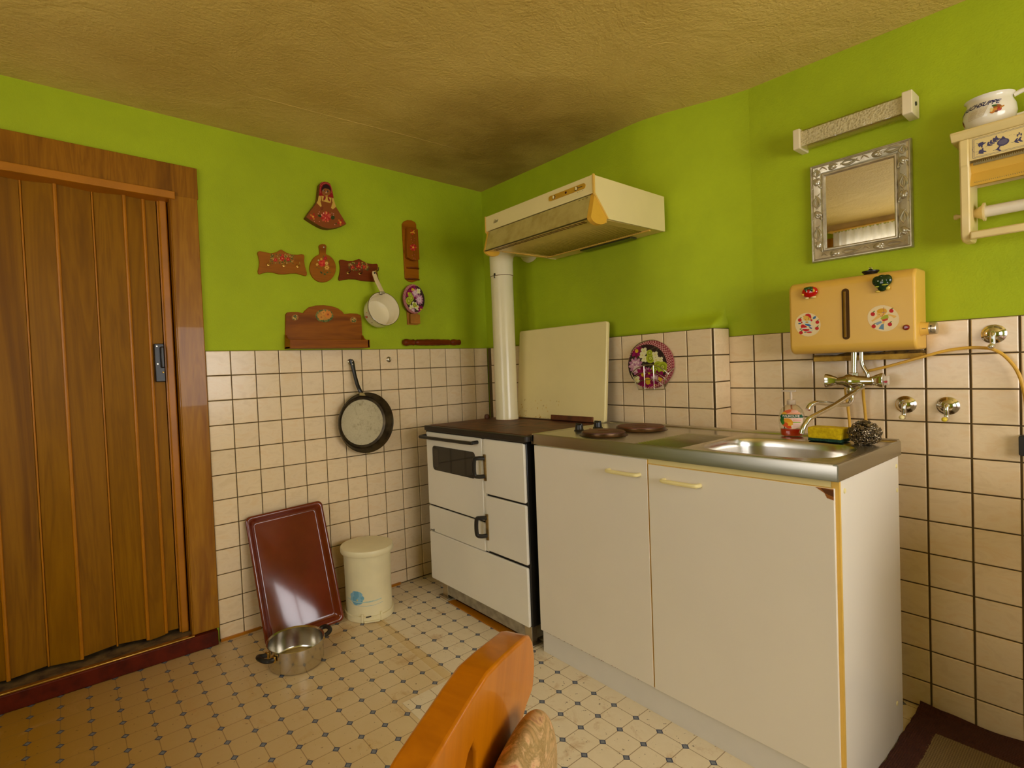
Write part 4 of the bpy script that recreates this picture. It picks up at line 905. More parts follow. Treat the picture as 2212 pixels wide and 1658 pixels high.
# frying pan
pan=thing('frying_pan','worn grey frying pan with black handle hanging on the left tiles','frying pan',(-.99,-.04,.77))
MPn=axisM((-.985,TY-.003,.934),(-.012,-1,.02))
obj('pan_body',lathe([(0,0),(.128,0),(.140,.004),(.157,.052),(.1605,.056),(.158,.057),(.1535,.052),(.1365,.007),(.128,.0035),(0,.0035)],MPn,64),mat('dark_seasoned_metal',C(84,70,44),.4,.55,c2=C(40,30,16),vscale=16,detail=6),pan,smooth=40)
m,t_,p_=nt('scratched_nonstick'); v=coords(t_); vs2=node(t_,'ShaderNodeVectorMath',operation='LENGTH'); 
cc=node(t_,'ShaderNodeMapping'); t_.links.new(v,cc.inputs[0])
f=noise(t_,v,22,6,.75); g=noise(t_,v,140,4,.7)
c_=mix(t_,g,C(190,176,136),C(216,204,168)); c_=mix(t_,ramp(t_,f,[(.50,(0,0,0)),(.72,(1,1,1))]),c_,C(150,130,88)); t_.links.new(c_,p_.inputs['Base Color']); p_.inputs['Roughness'].default_value=.55; p_.inputs['Metallic'].default_value=.1
bump(t_,p_,g,.15)
obj('cooking_surface',lathe([(0,.0045),(.118,.0045),(.122,.0042)],MPn,56,cap=False),m,pan)
hp_=[(-1.006,-.062,1.088),(-1.016,-.060,1.112),(-1.022,-.052,1.135),(-1.030,-.040,1.19),(-1.037,-.032,1.25),(-1.042,-.030,1.272)]
bm=NB(); prev=None; SPN=spline(hp_,4)
for (x,y,z),w in zip(SPN,np.interp(np.linspace(0,1,len(SPN)),[0,.25,.6,.9,1],[.013,.012,.0105,.014,.009])):
    q=[bm.verts.new((x+w*math.cos(a),y+.007*math.sin(a),z)) for a in np.linspace(0,2*PI,10,endpoint=False)]
    if prev:
        for i in range(10): bm.faces.new((prev[i],prev[(i+1)%10],q[(i+1)%10],q[i]))
    else: bm.faces.new(q)
    prev=q
bm.faces.new(prev[::-1]); hd=obj('handle',bm,BLACK,pan)
for z in (1.262,1.246): obj('handle_hole',lathe([(0,0),(.0035,0),(.0035,.0015),(0,.0015)],axisM((-1.040,-.0385,z),(0,-1,0)),10),SATIN,hd)
obj('handle_bracket',prism([(-1.022,1.080),(-.986,1.076),(-.994,1.094),(-1.020,1.098)],'y',-.070,-.056),mat('old_aluminium',C(170,150,96),.4,.8,var=.2),pan,bevel=.002)
B=ony(797,981,-.05); obj('pouring_lip',box(B[0]-.006,B[0]+.006,-.056,-.044,.762,.774),mat('old_aluminium'),pan,bevel=.002)
# baking tray leaning on the wall
bcn=Vector((-1.412,-.212,.004)); tcn=Vector((-1.432,-.043,.556)); up_=(tcn-bcn); hh=up_.length; up_.normalize()
rt=Vector((math.cos(math.radians(-4)),math.sin(math.radians(-4)),0)); rt=(rt-up_*rt.dot(up_)).normalized(); nn=rt.cross(up_)
if nn.y>0: nn=-nn
MT=Matrix(((rt.x,up_.x,nn.x,bcn.x),(rt.y,up_.y,nn.y,bcn.y),(rt.z,up_.z,nn.z,bcn.z),(0,0,0,1)))
ENB=mat('brown_tray_enamel',C(120,46,22),.14,c2=C(104,36,16),vscale=5,coat=.4,bmp=.05,bscale=40)
tray=thing('baking_tray','dark red brown enamel baking tray leaning against the left tiles','baking tray',tuple(bcn))
def tl(w0,w1,h0,h1,z,r): return [MT@Vector((x,y,z)) for x,y in rrect(w0,w1,h0,h1,r,5)]
HW=.182; bm=NB(); rings=[]
for ins,z,r in ((.0,-.004,.022),(-.002,.0,.024),(.0,.004,.022),(.006,.006,.020),(.013,.005,.018),(.017,.0,.017),(.028,-.016,.016),(.031,-.018,.016)):
    rings.append([bm.verts.new(v) for v in tl(-HW+ins,HW-ins,ins,hh-ins,z,r)])
for a,b in zip(rings,rings[1:]):
    n=len(a)
    for i in range(n): bm.faces.new((a[i],a[(i+1)%n],b[(i+1)%n],b[i]))
bm.faces.new(rings[-1]); obj('tray_pan',bm,ENB,tray,smooth=60)
bm=NB(); q=[tl(-HW+.0335,HW-.0335,.0335,hh-.0335,-.0176,.014),tl(-HW+.0355,HW-.0355,.0355,hh-.0355,-.0172,.0125),tl(-HW+.038,HW-.038,.038,hh-.038,-.0176,.011)]
q=[[bm.verts.new(v) for v in r] for r in q]
for a,b in zip(q,q[1:]):
    n=len(a)
    for i in range(n): bm.faces.new((a[i],a[(i+1)%n],b[(i+1)%n],b[i]))
obj('pressed_bead',bm,ENB,tray,smooth=60)
# pedal bin
bn=thing('pedal_bin','cream pedal bin with round lid and faded blue flower print','bin',(-1.085,-.203,0))
MBn=Matrix.Translation((-1.085,-.203,0)); BINM=mat('aged_cream_plastic',C(240,228,184),.35,var=.06,vscale=5)
obj('bin_body',lathe([(0,.004),(.118,.004),(.118,.012),(.1145,.02),(.1135,.15),(.1165,.318),(.112,.32),(.109,.1),(.108,.02),(0,.012)],MBn,56),BINM,bn)
obj('base_ring',lathe([(.117,.001),(.122,.001),(.122,.030),(.1165,.030)],MBn,56),BINM,bn,bevel=.001)
obj('lid',lathe([(.117,.316),(.1285,.316),(.131,.322),(.131,.338),(.128,.344),(.115,.3465),(0,.348)],MBn,56),BINM,bn)
fa=math.radians(-112)
def bpt(a,r,z): return (-1.085+r*math.cos(a),-.203+r*math.sin(a),z)
pd=obj('pedal',prism([(.118,-.036),(.132,-.036),(.134,.036),(.118,.036)],'z',.006,.012,M=MBn@Matrix.Rotation(fa,4,'Z')),BINM,bn,bevel=.002)
obj('pedal_spring',tube([bpt(fa-.22,.124,.030),bpt(fa-.14,.125,.031),bpt(fa-.02,.125,.033)],.003,8),DIRON,bn)
for da in (-.36,.40): obj('pedal_guard',box(.117,.126,-.005,.005,.002,.044,M=MBn@Matrix.Rotation(fa+da,4,'Z')),BINM,bn,bevel=.001)
def Bfn(X,Y): 
    r=.1147+.0*X+np.interp(Y,[.02,.15,.318],[.0006,-.0004,.0026]); return np.stack([-1.085+r*np.cos(X),-.203+r*np.sin(X),Y],1)
BL,BL2=C(140,186,206),C(112,166,192); fc=fa-.62; ly=[]
for a in np.linspace(0,2*PI,7,endpoint=False): ly.append(E_(fc+.2*math.cos(a)*.9,.118+.021*math.sin(a),.17,.0145,BL if int(a*2)%2 else BL2,math.degrees(a)*0))
ly+=[E_(fc,.134,.12,.024,BL2),E_(fc-.12,.112,.08,.012,BL2),E_(fc+.12,.108,.09,.014,BL),E_(fc+.03,.107,.035,.004,C(214,200,110))]
ly+=[L_([(fc-.5,.108),(fc-.2,.100),(fc+.1,.097),(fc+.6,.0985),(fc+1.1,.104)],.0045,C(176,204,196)),L_([(fc-.55,.094),(fc-.2,.084),(fc+.2,.080),(fc+.7,.080),(fc+1.15,.086)],.0022,C(120,170,206))]
for k in range(5): ly.append(L_([(fc+.15+.05*k,.110+.002*k),(fc+.4+.06*k,.100),(fc+.75,.103)],.0014,C(150,190,190)))
for k in range(3): ly.append(L_([(fc+.72+.05*k,.096),(fc+.68+.05*k,.113),(fc+.74+.06*k,.128)],.0014,C(170,196,180)))
ly.append(L_([(fc+.16,.122),(fc+.2,.130),(fc+.17,.137),(fc+.21,.144)],.003,C(120,176,150)))
# the print needs finer steps across than around, so it is laid out in millimetres of arc
S_=.1147
def arcl(l): return lambda X,Y:l(X/S_,Y)
decal('flower_print',bn,(fc-.65)*S_,(fc+1.25)*S_,.075,.15,.0011,[arcl(l) for l in ly],lambda X,Y:Bfn(X/S_,Y),PRINT)['kind']='stuff'
# steel cooking pot on the floor
PC=(-1.532,-.412); ptH=.098
pot=thing('steel_pot','stainless steel cooking pot with two black handles on the floor before the tray','pot',(PC[0],PC[1],0))
MPt=Matrix.Translation((PC[0],PC[1],0)); POTS=steel('pot_steel',(.64,.60,.52,1),.2,(1,1,25))
obj('pot_body',lathe([(0,.002),(.100,.002),(.109,.006),(.112,.014),(.112,ptH-.004),(.1175,ptH),(.1165,ptH+.001),(.110,ptH-.004),(.1095,.016),(.104,.009),(0,.007)],MPt,64),POTS,pot,smooth=40)
ha=math.radians(12)
for s_ in (0,PI):
    MH=MPt@Matrix.Rotation(ha+s_,4,'Z')
    pth_=[MH@Vector(p) for p in ((.114,-.026,.070),(.132,-.030,.072),(.152,-.026,.079),(.160,-.010,.083),(.160,.010,.083),(.152,.026,.079),(.132,.030,.072),(.114,.026,.070))]
    h=obj('handle',tube(spline([tuple(v) for v in pth_],4),.0095,10),BLACK,pot)
    obj('gold_ferrule',box(.111,.119,-.036,-.014,.058,.082,M=MH),BRASS,h,bevel=.002); obj('gold_ferrule',box(.111,.119,.014,.036,.058,.082,M=MH),BRASS,h,bevel=.002)
# ================================================================== POT HOLDER RACK ON THE CHIMNEY TILES
q8=Z(1340,720,12.757)
def onBo(x,y,off): return onB(*q8.px(x,y),off)
OFFB=.009
rc=onBo(860,845,OFFB); 
rack=thing('wire_rack','wire rack on the chimney tiles holding two flowered pot holders','wire rack',(float(rc[0]),float(rc[1]),1.07))
def wire(pts,r=.0021,off=None,nm='wire',closed=False):
    P=[tuple(onBo(x,y,o)) for x,y,o in pts]; return obj(nm,tube(spline(P,5) if len(P)>2 else P,r,7,closed=closed),SATIN,rack)
wire([(245,900,.012),(250,700,.012),(330,450,.012),(540,260,.012),(860,178,.012),(1130,260,.012),(1330,440,.012),(1440,660,.012),(1470,850,.012),(1400,1130,.012),(1240,1490,.012)],nm='back_hoop')
wire([(245,900,.012),(290,1080,.02),(400,1300,.035),(480,1500,.045)],nm='side_wire'); wire([(1500,930,.012),(1320,1110,.05),(1200,1370,.05),(1230,1500,.035)],nm='side_wire')
wire([(300,1100,.05),(470,950,.055),(760,868,.055),(1000,890,.055),(1200,1000,.055),(1315,1110,.05)],nm='front_hoop')
wire([(305,1110,.05),(400,1320,.05),(490,1520,.048),(540,1540,.048),(900,1545,.05),(1200,1530,.048),(1240,1480,.045)],nm='bottom_wire')
wire([(645,880,.055),(655,1200,.055),(675,1545,.05)],nm='front_bar'); wire([(905,880,.055),(918,1200,.055),(935,1550,.05)],nm='front_bar')
wire([(360,1250,.04),(480,1130,.045),(700,1070,.045),(950,1080,.045),(1150,1180,.045),(1290,1290,.04)],.0016,nm='cross_wire')
wire([(440,1410,.04),(560,1310,.045),(800,1265,.045),(1000,1300,.045),(1190,1440,.04)],.0016,nm='cross_wire')
Bd3=np.array([Bd[0],Bd[1],0]); Bn3=np.array([Bn[0],Bn[1],0])
for k,(cx,cy,off,lab,seed,sd) in enumerate(((884,850,.014,'red checked pot holder behind, in the wire rack on the chimney tiles',11,(-1,0)),(818,865,.024,'front pot holder with green and magenta flowers in the wire rack on the chimney tiles',12,(-.75,-.25)))):
    c0=onBo(cx,cy,off); r0=.1125 if k else .1115; rz=.1065 if k else .108
    t=thing('pot_holder',lab,'pot holder',(float(c0[0]),float(c0[1]),float(c0[2]-rz)),group='flowered pot holders')
    MP=Matrix(((Bd3[0],0,Bn3[0],c0[0]),(Bd3[1],0,Bn3[1],c0[1]),(0,1,0,c0[2]),(0,0,0,1)))
    obj('padding',lathe([(0,0),(.97,0),(1,.3),(1,.7),(.97,1),(0,1)],MP@Matrix.Diagonal((r0,rz,.008,1)),48),mat('check_edging'),t)
    sp2=[('m',-.55,.62,.3),('w',-.2,.6,.16),('w',-.28,.42,.16),('w',-.2,.26,.15),('g',.08,.28,.2),('g',.05,.5,.14),('w',.3,.42,.15),('w',.34,.2,.15),('w',.52,.2,.14),('p',-.62,.0,.34),('p',-.58,-.15,.28),('g',.42,-.05,.2),('g',.3,-.2,.2),('g',.62,-.1,.22),('g',.22,-.4,.2),('m',-.05,-.7,.5),('m',-.28,-.4,.34),('m',.42,-.6,.36),('p',-.05,-.3,.2),('y',-.08,-.62,.12),('y',.5,-.62,.1),('p',.25,-.55,.18),('w',-.6,-.62,.18),('m',.0,-.35,.2),('m',.25,-.9,.3)]
    potholder(t,lambda X,Y,c0=c0,r0=r0,rz=rz:c0+Bn3*.0088+np.multiply.outer(X*r0,Bd3)+np.multiply.outer(Y*rz,np.array([0,0,1.])),sp2 if k else [('m',.3,.2,.6)],seed,sd,step=.010,shift=.12 if k else .25)
# ================================================================== RIGHT WALL
RX=-.0088
qa=Z(1660,180,3.9475); qb=Z(1690,570,6.5059); qc=Z(1860,670,5.0256); qd=Z(1680,760,4.1579)
# ---- tubular wall lamp with pressed glass shade
lamp=thing('wall_lamp','tube wall lamp with ripple glass shade and cream end caps above the mirror','wall lamp',(-.03,-1.955,1.95),-PI/2)
LYa,LYb,LZ=-1.792,-2.132,1.985
CAP=mat('cream_cap_plastic',C(240,224,184),.35,var=.03)
for y0,y1 in ((LYa-.022,LYa),(LYb,LYb+.026)):
    obj('end_cap',prism(rrect(-.085,-.001,LZ-.036,LZ+.036,.004),'y',y0,y1),CAP,lamp,bevel=.002)
obj('back_plate',box(-.012,-.0005,LYb+.02,LYa-.015,LZ-.02,LZ+.02),CAP,lamp)
m,t_,p_=nt('ripple_glass'); v=coords(t_); f=node(t_,'ShaderNodeTexVoronoi'); f.inputs['Scale'].default_value=150; t_.links.new(v,f.inputs['Vector'])
t_.links.new(ramp(t_,f.outputs['Distance'],[(.1,C(224,214,190)),(.6,C(250,242,226))]),p_.inputs['Base Color']); p_.inputs['Roughness'].default_value=.12; p_.inputs['Transmission Weight'].default_value=.85
bump(t_,p_,f.outputs['Distance'],.9,.004); RG=m
bm=NB(); ny_=60; prof=rrect(-.074,-.014,LZ-.031,LZ+.031,.006,3); rings=[]
rr=random.Random(4)
for i in range(ny_+1):
    y=LYb+.024+(LYa-LYb-.044)*i/ny_; rings.append([bm.verts.new((x+rr.uniform(-.0012,.0012),y,z+rr.uniform(-.0012,.0012))) for x,z in prof])
for a,b in zip(rings,rings[1:]):
    for i in range(len(prof)): bm.faces.new((a[i],a[(i+1)%len(prof)],b[(i+1)%len(prof)],b[i]))
mg,tg,pg_=nt('smoky_clear_glass'); tg.nodes.remove(pg_); t1=node(tg,'ShaderNodeBsdfTransparent'); t1.inputs[0].default_value=C(244,240,218); g1=node(tg,'ShaderNodeBsdfGlossy'); g1.inputs['Roughness'].default_value=.08; l1=node(tg,'ShaderNodeLayerWeight'); l1.inputs[0].default_value=.4
m1=node(tg,'ShaderNodeMixShader'); tg.links.new(mth(tg,'ADD',mth(tg,'MULTIPLY',l1.outputs['Facing'],.5),.08),m1.inputs[0]); tg.links.new(t1.outputs[0],m1.inputs[1]); tg.links.new(g1.outputs[0],m1.inputs[2]); tg.links.new(m1.outputs[0],[n for n in tg.nodes if n.type=='OUTPUT_MATERIAL'][0].inputs[0])
obj('glass_shade',bm,mg,lamp,smooth=20)
p_=RG.node_tree.nodes['Principled BSDF']; p_.inputs['Transmission Weight'].default_value=0; p_.inputs['Roughness'].default_value=.25
obj('ripple_diffuser',box(-.0715,-.066,LYb+.027,LYa-.021,LZ-.0255,LZ+.0255),RG,lamp)
obj('cap_screw',lathe([(0,.004),(.006,.003),(.007,0)],axisM((-.045,LYb,LZ),(0,-1,0)),12),BLACK,lamp)
# ---- silver mirror with tulip relief frame
MY0,MY1,MZ0,MZ1=-1.821,-2.113,1.538,1.892
mir=thing('silver_mirror','square mirror in an embossed silver tulip frame under the wall lamp','mirror',(-.01,(MY0+MY1)/2,MZ0),-PI/2)
SILV=mat('silver_leaf',C(206,198,176),.3,.75,c2=C(184,174,150),vscale=40,bmp=.06,bscale=300)
iy0,iy1,iz0,iz1=-1.872,-2.068,1.584,1.842
def frame_ring(bm,levels):
    R=[[bm.verts.new((x,y,z)) for y,z in ((MY0-i,MZ0+i),(MY1+i,MZ0+i),(MY1+i,MZ1-i),(MY0-i,MZ1-i))] for i,x in levels]
    for a,b in zip(R,R[1:]):
        for k in range(4): bm.faces.new((a[k],a[(k+1)%4],b[(k+1)%4],b[k]))
    return bm
obj('frame',frame_ring(NB(),[(0,-.0005),(0,-.016),(.003,-.021),(.005,-.021),(.007,-.018),(.012,-.020),(.030,-.016),(.036,-.013),(.039,-.017),(.043,-.017),(.046,-.012),(.048,-.008)]),SILV,mir,smooth=30)
mm,t_,p_=nt('mirror_silvering'); p_.inputs['Metallic'].default_value=1; p_.inputs['Roughness'].default_value=.015
t_.links.new(ramp(t_,noise(t_,coords(t_),6,2),[(.3,(.84,.83,.79,1)),(.7,(.88,.87,.83,1))]),p_.inputs['Base Color'])
obj('mirror_glass',box(-.009,-.003,MY1+.046,MY0-.046,MZ0+.046,MZ1-.046),mm,mir,smooth=0)
# relief: tulips and leaf curls laid along the four sides
def tulip(cy,cz,ang,s):
    bm=NB(); M0=Matrix.Translation((-.0165,cy,cz))@Matrix.Rotation(ang,4,'X')
    for k,(dy,dz,ry,rz,h) in enumerate(((0,0,.0105,.014,.007),(-.006,.005,.006,.011,.006),(.006,.005,.006,.011,.006),(0,.011,.004,.007,.004))):
        mm_=M0@Matrix.Translation((0,dy*s,dz*s))@Matrix.Diagonal((h,ry*s,rz*s,1))
        bmesh.ops.create_uvsphere(bm,u_segments=12,v_segments=8,radius=1,matrix=mm_)
    return obj('tulip_relief',bm,SILV,mir)
def leafc(pts,w):
    P=[(-.0175,y,z) for y,z in pts]; S_2=spline(P,5); n=len(S_2)
    obj('leaf_relief',tube(S_2,[w*math.sin(PI*(.08+.88*i/(n-1))) for i in range(n)],8),SILV,mir)
hw=.021
for k in range(3):
    for side,yc in ((0,MY0-hw),(1,MY1+hw)):
        zc=MZ0+.06+k*.115; tulip(yc,zc,(0,2.6)[(k+side)%2],1.0)
        kk=min(1,(MZ1-.012-zc-.018)/.056)
        for s_ in (-1,1): leafc([(yc-s_*.004,zc+.018),(yc+s_*.009,zc+.018+.018*kk),(yc+s_*.004,zc+.018+.038*kk),(yc-s_*.010,zc+.018+.056*kk)],.0048)
        leafc([(yc,zc+.016),(yc-.002,zc+.018+.02*kk),(yc+.002,zc+.018+.05*kk)],.0034)
        for s_ in (-1,1): leafc([(yc+s_*.004,zc-.014),(yc+s_*.013,zc-.022),(yc+s_*.012,zc-.010),(yc+s_*.007,zc-.006)],.0030)
for k in range(2):
    for zc in (MZ0+hw,MZ1-hw):
        yc=MY0-.075-k*.125; tulip(yc,zc,PI/2*(1 if k else -1),1.0)
        for s_ in (-1,1): leafc([(yc-.02,zc-s_*.003),(yc-.038,zc+s_*.007),(yc-.058,zc+s_*.004),(yc-.078,zc-s_*.007)],.0046)
        leafc([(yc+.02,zc-.006),(yc+.034,zc+.006),(yc+.045,zc-.004)],.0032)
# ---- kitchen roll shelf with printed panel
KX=-.118; KY0=-2.243; KY1=-2.60
ks=thing('roll_holder_shelf','cream plastic kitchen roll shelf with blue onion pattern at the right edge','roll holder',(KX/2,-2.42,1.515),-PI/2)
KP=mat('shelf_plastic',C(238,214,146),.35,var=.04); KPY=mat('shelf_plastic_ochre',C(226,182,76),.4,var=.05)
obj('top_ledge',prism([(-.0005,1.808),(-.0005,1.833),(KX-.016,1.833),(KX-.018,1.826),(KX-.014,1.820),(KX-.008,1.814),(KX-.002,1.808)],'y',KY1-.012,KY0+.016),KP,ks,bevel=.002)
obj('back_sheet',box(-.006,-.0005,KY1,KY0,1.685,1.81),KP,ks)
def post(y0,y1):
    P=[(KX,1.81),(KX,1.735),(KX+.004,1.730),(KX+.006,1.60),(KX+.006,1.535),(KX+.014,1.522),(KX+.03,1.515),(-.03,1.515),(-.012,1.53),(-.0005,1.56),(-.0005,1.81)]
    obj('side_post',prism(P,'y',y0,y1),KP,ks,bevel=.004)
post(KY0-.022,KY0); post(KY1,KY1+.022)
pan_=obj('printed_panel',box(KX+.003,KX+.008,KY1+.022,KY0-.022,1.744,1.808),KP,ks,bevel=.001)
obj('foil_guide',prism([(KX+.01,1.738),(KX+.03,1.712),(KX+.012,1.682),(KX+.008,1.672),(KX+.02,1.672),(KX+.05,1.70),(KX+.05,1.738)],'y',KY1+.022,KY0-.022),KPY,ks)
for z,x in ((1.739,KX+.004),(1.682,KX+.011)):
    n=70; P=[]
    ytop=KY0-.03; Lk=.30
    for k in range(n): P+= [(ytop-Lk*k/n,z-.006),(ytop-Lk*(k+.5)/n,z+.001)]
    P=[(ytop,z-.010)]+P+[(ytop-Lk,z-.010)]
    bm=NB(); vv=[bm.verts.new((x,a,b)) for a,b in P]; v2=[bm.verts.new((x+.002,a,b)) for a,b in P]
    bm.faces.new(vv); bm.faces.new(v2[::-1])
    for i in range(len(vv)): bm.faces.new((vv[i],v2[i],v2[(i+1)%len(vv)],vv[(i+1)%len(vv)]))
    obj('saw_blade',bm,mat('blade_steel',C(150,138,100),.35,.8),ks,smooth=0)
obj('bottom_bar',box(KX+.004,KX+.016,KY1+.02,KY0-.02,1.517,1.540),KP,ks,bevel=.004)
sp_=obj('roll_spindle',tube([(-.055,KY0-.045,1.600),(-.055,KY1+.045,1.600)],.0165,20),mat('spindle_white',C(238,226,200),.35,var=.03),ks)
obj('spindle_flange',lathe([(.008,0),(.011,.002),(.013,.022),(.020,.034),(.027,.038),(.027,.042),(.0,.042)],axisM((-.055,KY0-.004,1.600),(0,-1,0)),24),KP,ks)
obj('spindle_knob',lathe([(0,-.022),(.007,-.021),(.0085,-.016),(.006,-.010),(.0045,-.006),(.0045,.006)],axisM((-.055,KY0+.002,1.600),(0,-1,0)),16),KP,ks)
# blue onion pattern, in metres along the panel from its left end
pl_=KY0-.026; BLU=C(74,70,104); ly=[]
for x0,x1,z0,z1 in ((.004,.29,1.7485,1.8035),):
    for o_ in (0,.0028): ly+=[L_([(x0+o_,z0+o_),(x1,z0+o_)],.0014,BLU),L_([(x0+o_,z1-o_),(x1,z1-o_)],.0014,BLU),L_([(x0+o_,z0+o_),(x0+o_,z1-o_)],.0014,BLU)]
def leaves(cx,cz,a,n,l):
    o=[]; ca,sa=math.cos(a),math.sin(a); o.append(L_([(cx,cz),(cx+ca*l,cz+sa*l)],.0016,BLU))
    for k in range(n):
        t=(k+1)/n*l
        for s_ in (-1,1): b=a+s_*.8; o.append(E_(cx+ca*t+math.cos(b)*.0045,cz+sa*t+math.sin(b)*.0045,.0060,.0024,BLU,math.degrees(b)))
    o.append(E_(cx+ca*l*1.05,cz+sa*l*1.05,.005,.002,BLU,math.degrees(a))); return o
ly+=leaves(.030,1.772,.6,4,.026)+leaves(.012,1.790,-.6,2,.012)+leaves(.012,1.757,.5,2,.012)
ly+=[L_([(.012+.009*math.cos(a),1.774+.009*math.sin(a)) for a in np.linspace(.6,5.6,14)],.0012,BLU)]
ly+=[E_(.066,1.774,.0125,.0105,BLU),P_([(.060,1.783),(.066,1.792),(.073,1.781)],BLU),E_(.066,1.7745,.009,.007,C(104,98,122)),L_([(.062,1.764),(.060,1.757)],.0012,BLU)]
ly+=leaves(.082,1.766,.15,2,.014)+leaves(.046,1.757,.1,1,.008)+leaves(.105,1.795,.25,3,.02)+leaves(.118,1.798,-.5,2,.016)+leaves(.118,1.765,.2,3,.02)
ly+=[E_(.094+.0035*i,1.784+.004*(i%2)-.002*j,.0018,.0018,BLU) for i in range(3) for j in range(3)]+[L_([(.075,1.786),(.082,1.789),(.09,1.785)],.0011,BLU)]
ly+=[E_(.16,1.774,.013,.011,BLU)]+leaves(.18,1.772,.4,3,.02)
decal('onion_pattern',pan_,0,.30,1.745,1.807,.0007,ly,lambda X,Y:np.stack([np.full(X.shape,KX+.0026),pl_-X,Y],1),PRINTG)['kind']='stuff'
# ---- soup cup on the shelf
JC=(-.066,-2.302,1.8333)
jug=thing('soup_cup','white stoneware soup cup with GULASCHSUPPE lettering on top of the shelf','cup',JC)
JP=[(0,.0),(.040,.0),(.043,.003),(.053,.018),(.0575,.036),(.0555,.056),(.0495,.071),(.0475,.077),(.0485,.083),(.0535,.089),(.0515,.089),(.0455,.080),(.0465,.07),(.0525,.055),(.0545,.036),(.05,.018),(.04,.006),(0,.005)]
MJ=Matrix.Translation(JC); STW=mat('glazed_stoneware',C(242,234,214),.12,var=.02,coat=.4)
obj('cup_body',lathe(JP,MJ,56),STW,jug,smooth=50)
def jr(z): return np.interp(z,[p[1] for p in JP[:10]],[p[0] for p in JP[:10]])
ja=math.atan2(CAMP[1]-JC[1],CAMP[0]-JC[0])
hpth=[(.049,0,.080),(.068,0,.086),(.088,0,.082),(.098,0,.062),(.092,0,.036),(.072,0,.022),(.054,0,.020)]
MHd=MJ@Matrix.Rotation(ja+1.55,4,'Z'); obj('handle',tube(spline([tuple(MHd@Vector(p)) for p in hpth],5),[.0065]*31,10),STW,jug)
def Jfn(x,y,a0,z0,off=.0006,tilt=0): 
    z=z0+y+tilt*x; r=float(jr(z))+off; a=a0+x/r; return (JC[0]+r*math.cos(a),JC[1]+r*math.sin(a),JC[2]+z)
obj('lettering',textbm('GULASCHSUPPE',.0165,lambda x,y:Jfn(x,y+.004*math.sin((x)/.13*PI),ja-1.75,.0515),spacing=1.0,bold=.0005),mat('cobalt_print',C(34,34,96),.3),jug)
def Jv(X,Y): r=jr(Y)+.0005; a=ja+X/.056; return np.stack([JC[0]+r*np.cos(a),JC[1]+r*np.sin(a),JC[2]+Y],1)
ly=[P_([(-.05,.026),(-.012,.028),(-.002,.052),(-.046,.050)],C(226,214,186)),L_([(-.05,.026),(-.012,.028),(-.002,.052),(-.046,.050),(-.05,.026)],.0007,C(170,140,96))]
for k in range(6): ly+=[L_([(-.046+.001*k,.031+.003*k),(-.029+.001*k,.0315+.003*k)],.0007,C(186,160,120)),L_([(-.025+.001*k,.032+.003*k),(-.010+.001*k,.0325+.003*k)],.0007,C(186,160,120))]
ly+=[E_(.016,.043,.009,.007,C(150,86,40)),E_(.012,.036,.008,.005,C(206,140,50)),E_(.006,.031,.006,.004,C(196,120,40)),E_(.02,.036,.005,.006,C(176,60,36)),E_(.010,.048,.006,.003,C(60,96,40)),E_(.026,.041,.006,.0025,C(190,130,50),30),E_(.004,.038,.003,.006,C(232,206,130)),E_(.014,.031,.004,.003,C(120,70,30))]
ly+=[E_(-.075,.030,.005,.009,C(120,66,30)),E_(-.073,.022,.004,.004,C(190,130,50))]
decal('recipe_print',jug,-.085,.04,.015,.057,.0007,ly,Jv,PRINTG)['kind']='stuff'
# ---- water boiler
OX=-.131; OY0,OY1,OZ0,OZ1=-1.783,-2.142,1.201,1.458
bo=thing('water_boiler','mustard yellow wall water boiler with gauge slot, stickers and silver knob','water boiler',(OX/2,(OY0+OY1)/2,OZ0),-PI/2)
BOY=mat('mustard_boiler_enamel',C(232,186,84),.34,var=.03,vscale=3,c2=C(226,178,74),spec=.4)
pr=[(-.0095,OZ0)]+arc(OX+.035,OZ0+.032,.035,270,180,8,.032)+arc(OX+.035,OZ1-.030,.035,180,90,8,.030)+[(-.0095,OZ1)]
obj('boiler_shell',prism(pr,'y',OY1,OY0),BOY,bo,bevel=.008,seg=3)
def on_face(q,x,y): return q.R(x,y,OX)
A=on_face(qb,885,345); B=on_face(qb,900,1060); w_=.0105; yc=(A[1]+B[1])/2
obj('gauge_slot',prism(rrect(yc-w_,yc+w_,B[2],A[2],w_*.98,6),'x',OX-.0012,OX+.004),mat('gauge_dark',C(84,54,8),.55,spec=.2),bo)
obj('gauge_tube',tube([(OX-.001,yc+.003,B[2]+.008),(OX-.001,yc+.003,A[2]-.010)],.0045,10),mat('gauge_tube_amber',C(132,94,16),.3,spec=.3),bo)
rd=on_face(qb,1740,890); obj('pilot_lamp',lathe([(0,.006),(.005,.0055),(.0085,.002),(.009,0)],axisM((OX,rd[1],rd[2]),(-1,0,0)),20),mat('boiler_red_lens',C(130,8,10),.15,coat=.4),bo)
kb=obj('knob_base',lathe([(0,0),(.023,0),(.022,.004),(.0205,.006),(.0195,.021),(0,.021)],axisM((-.078,OY1,1.2655),(0,-1,0)),32),BOY,bo)
kn=obj('knob',lathe([(.0,.018),(.019,.018),(.019,.037),(.0175,.039),(0,.039)],axisM((-.078,OY1,1.2655),(0,-1,0)),32),mat('knob_aluminium',C(206,196,176),.3,.85,var=.05),bo)
for k,a in enumerate((2.55,2.85,3.15,3.5)): obj('knob_dot',lathe([(0,0),(.0016+.0012*(k==3),0),(.001,.0006),(0,.0007)],axisM((-.078+.019*math.cos(a),OY1-.027,1.2655+.019*math.sin(a)*-1),(math.cos(a),0,-math.sin(a))),8),BLACK,kn)
obj('knob_mark',box(-.0985,-.0970,OY1-.016,OY1-.006,1.265,1.2665),BLACK,kb)
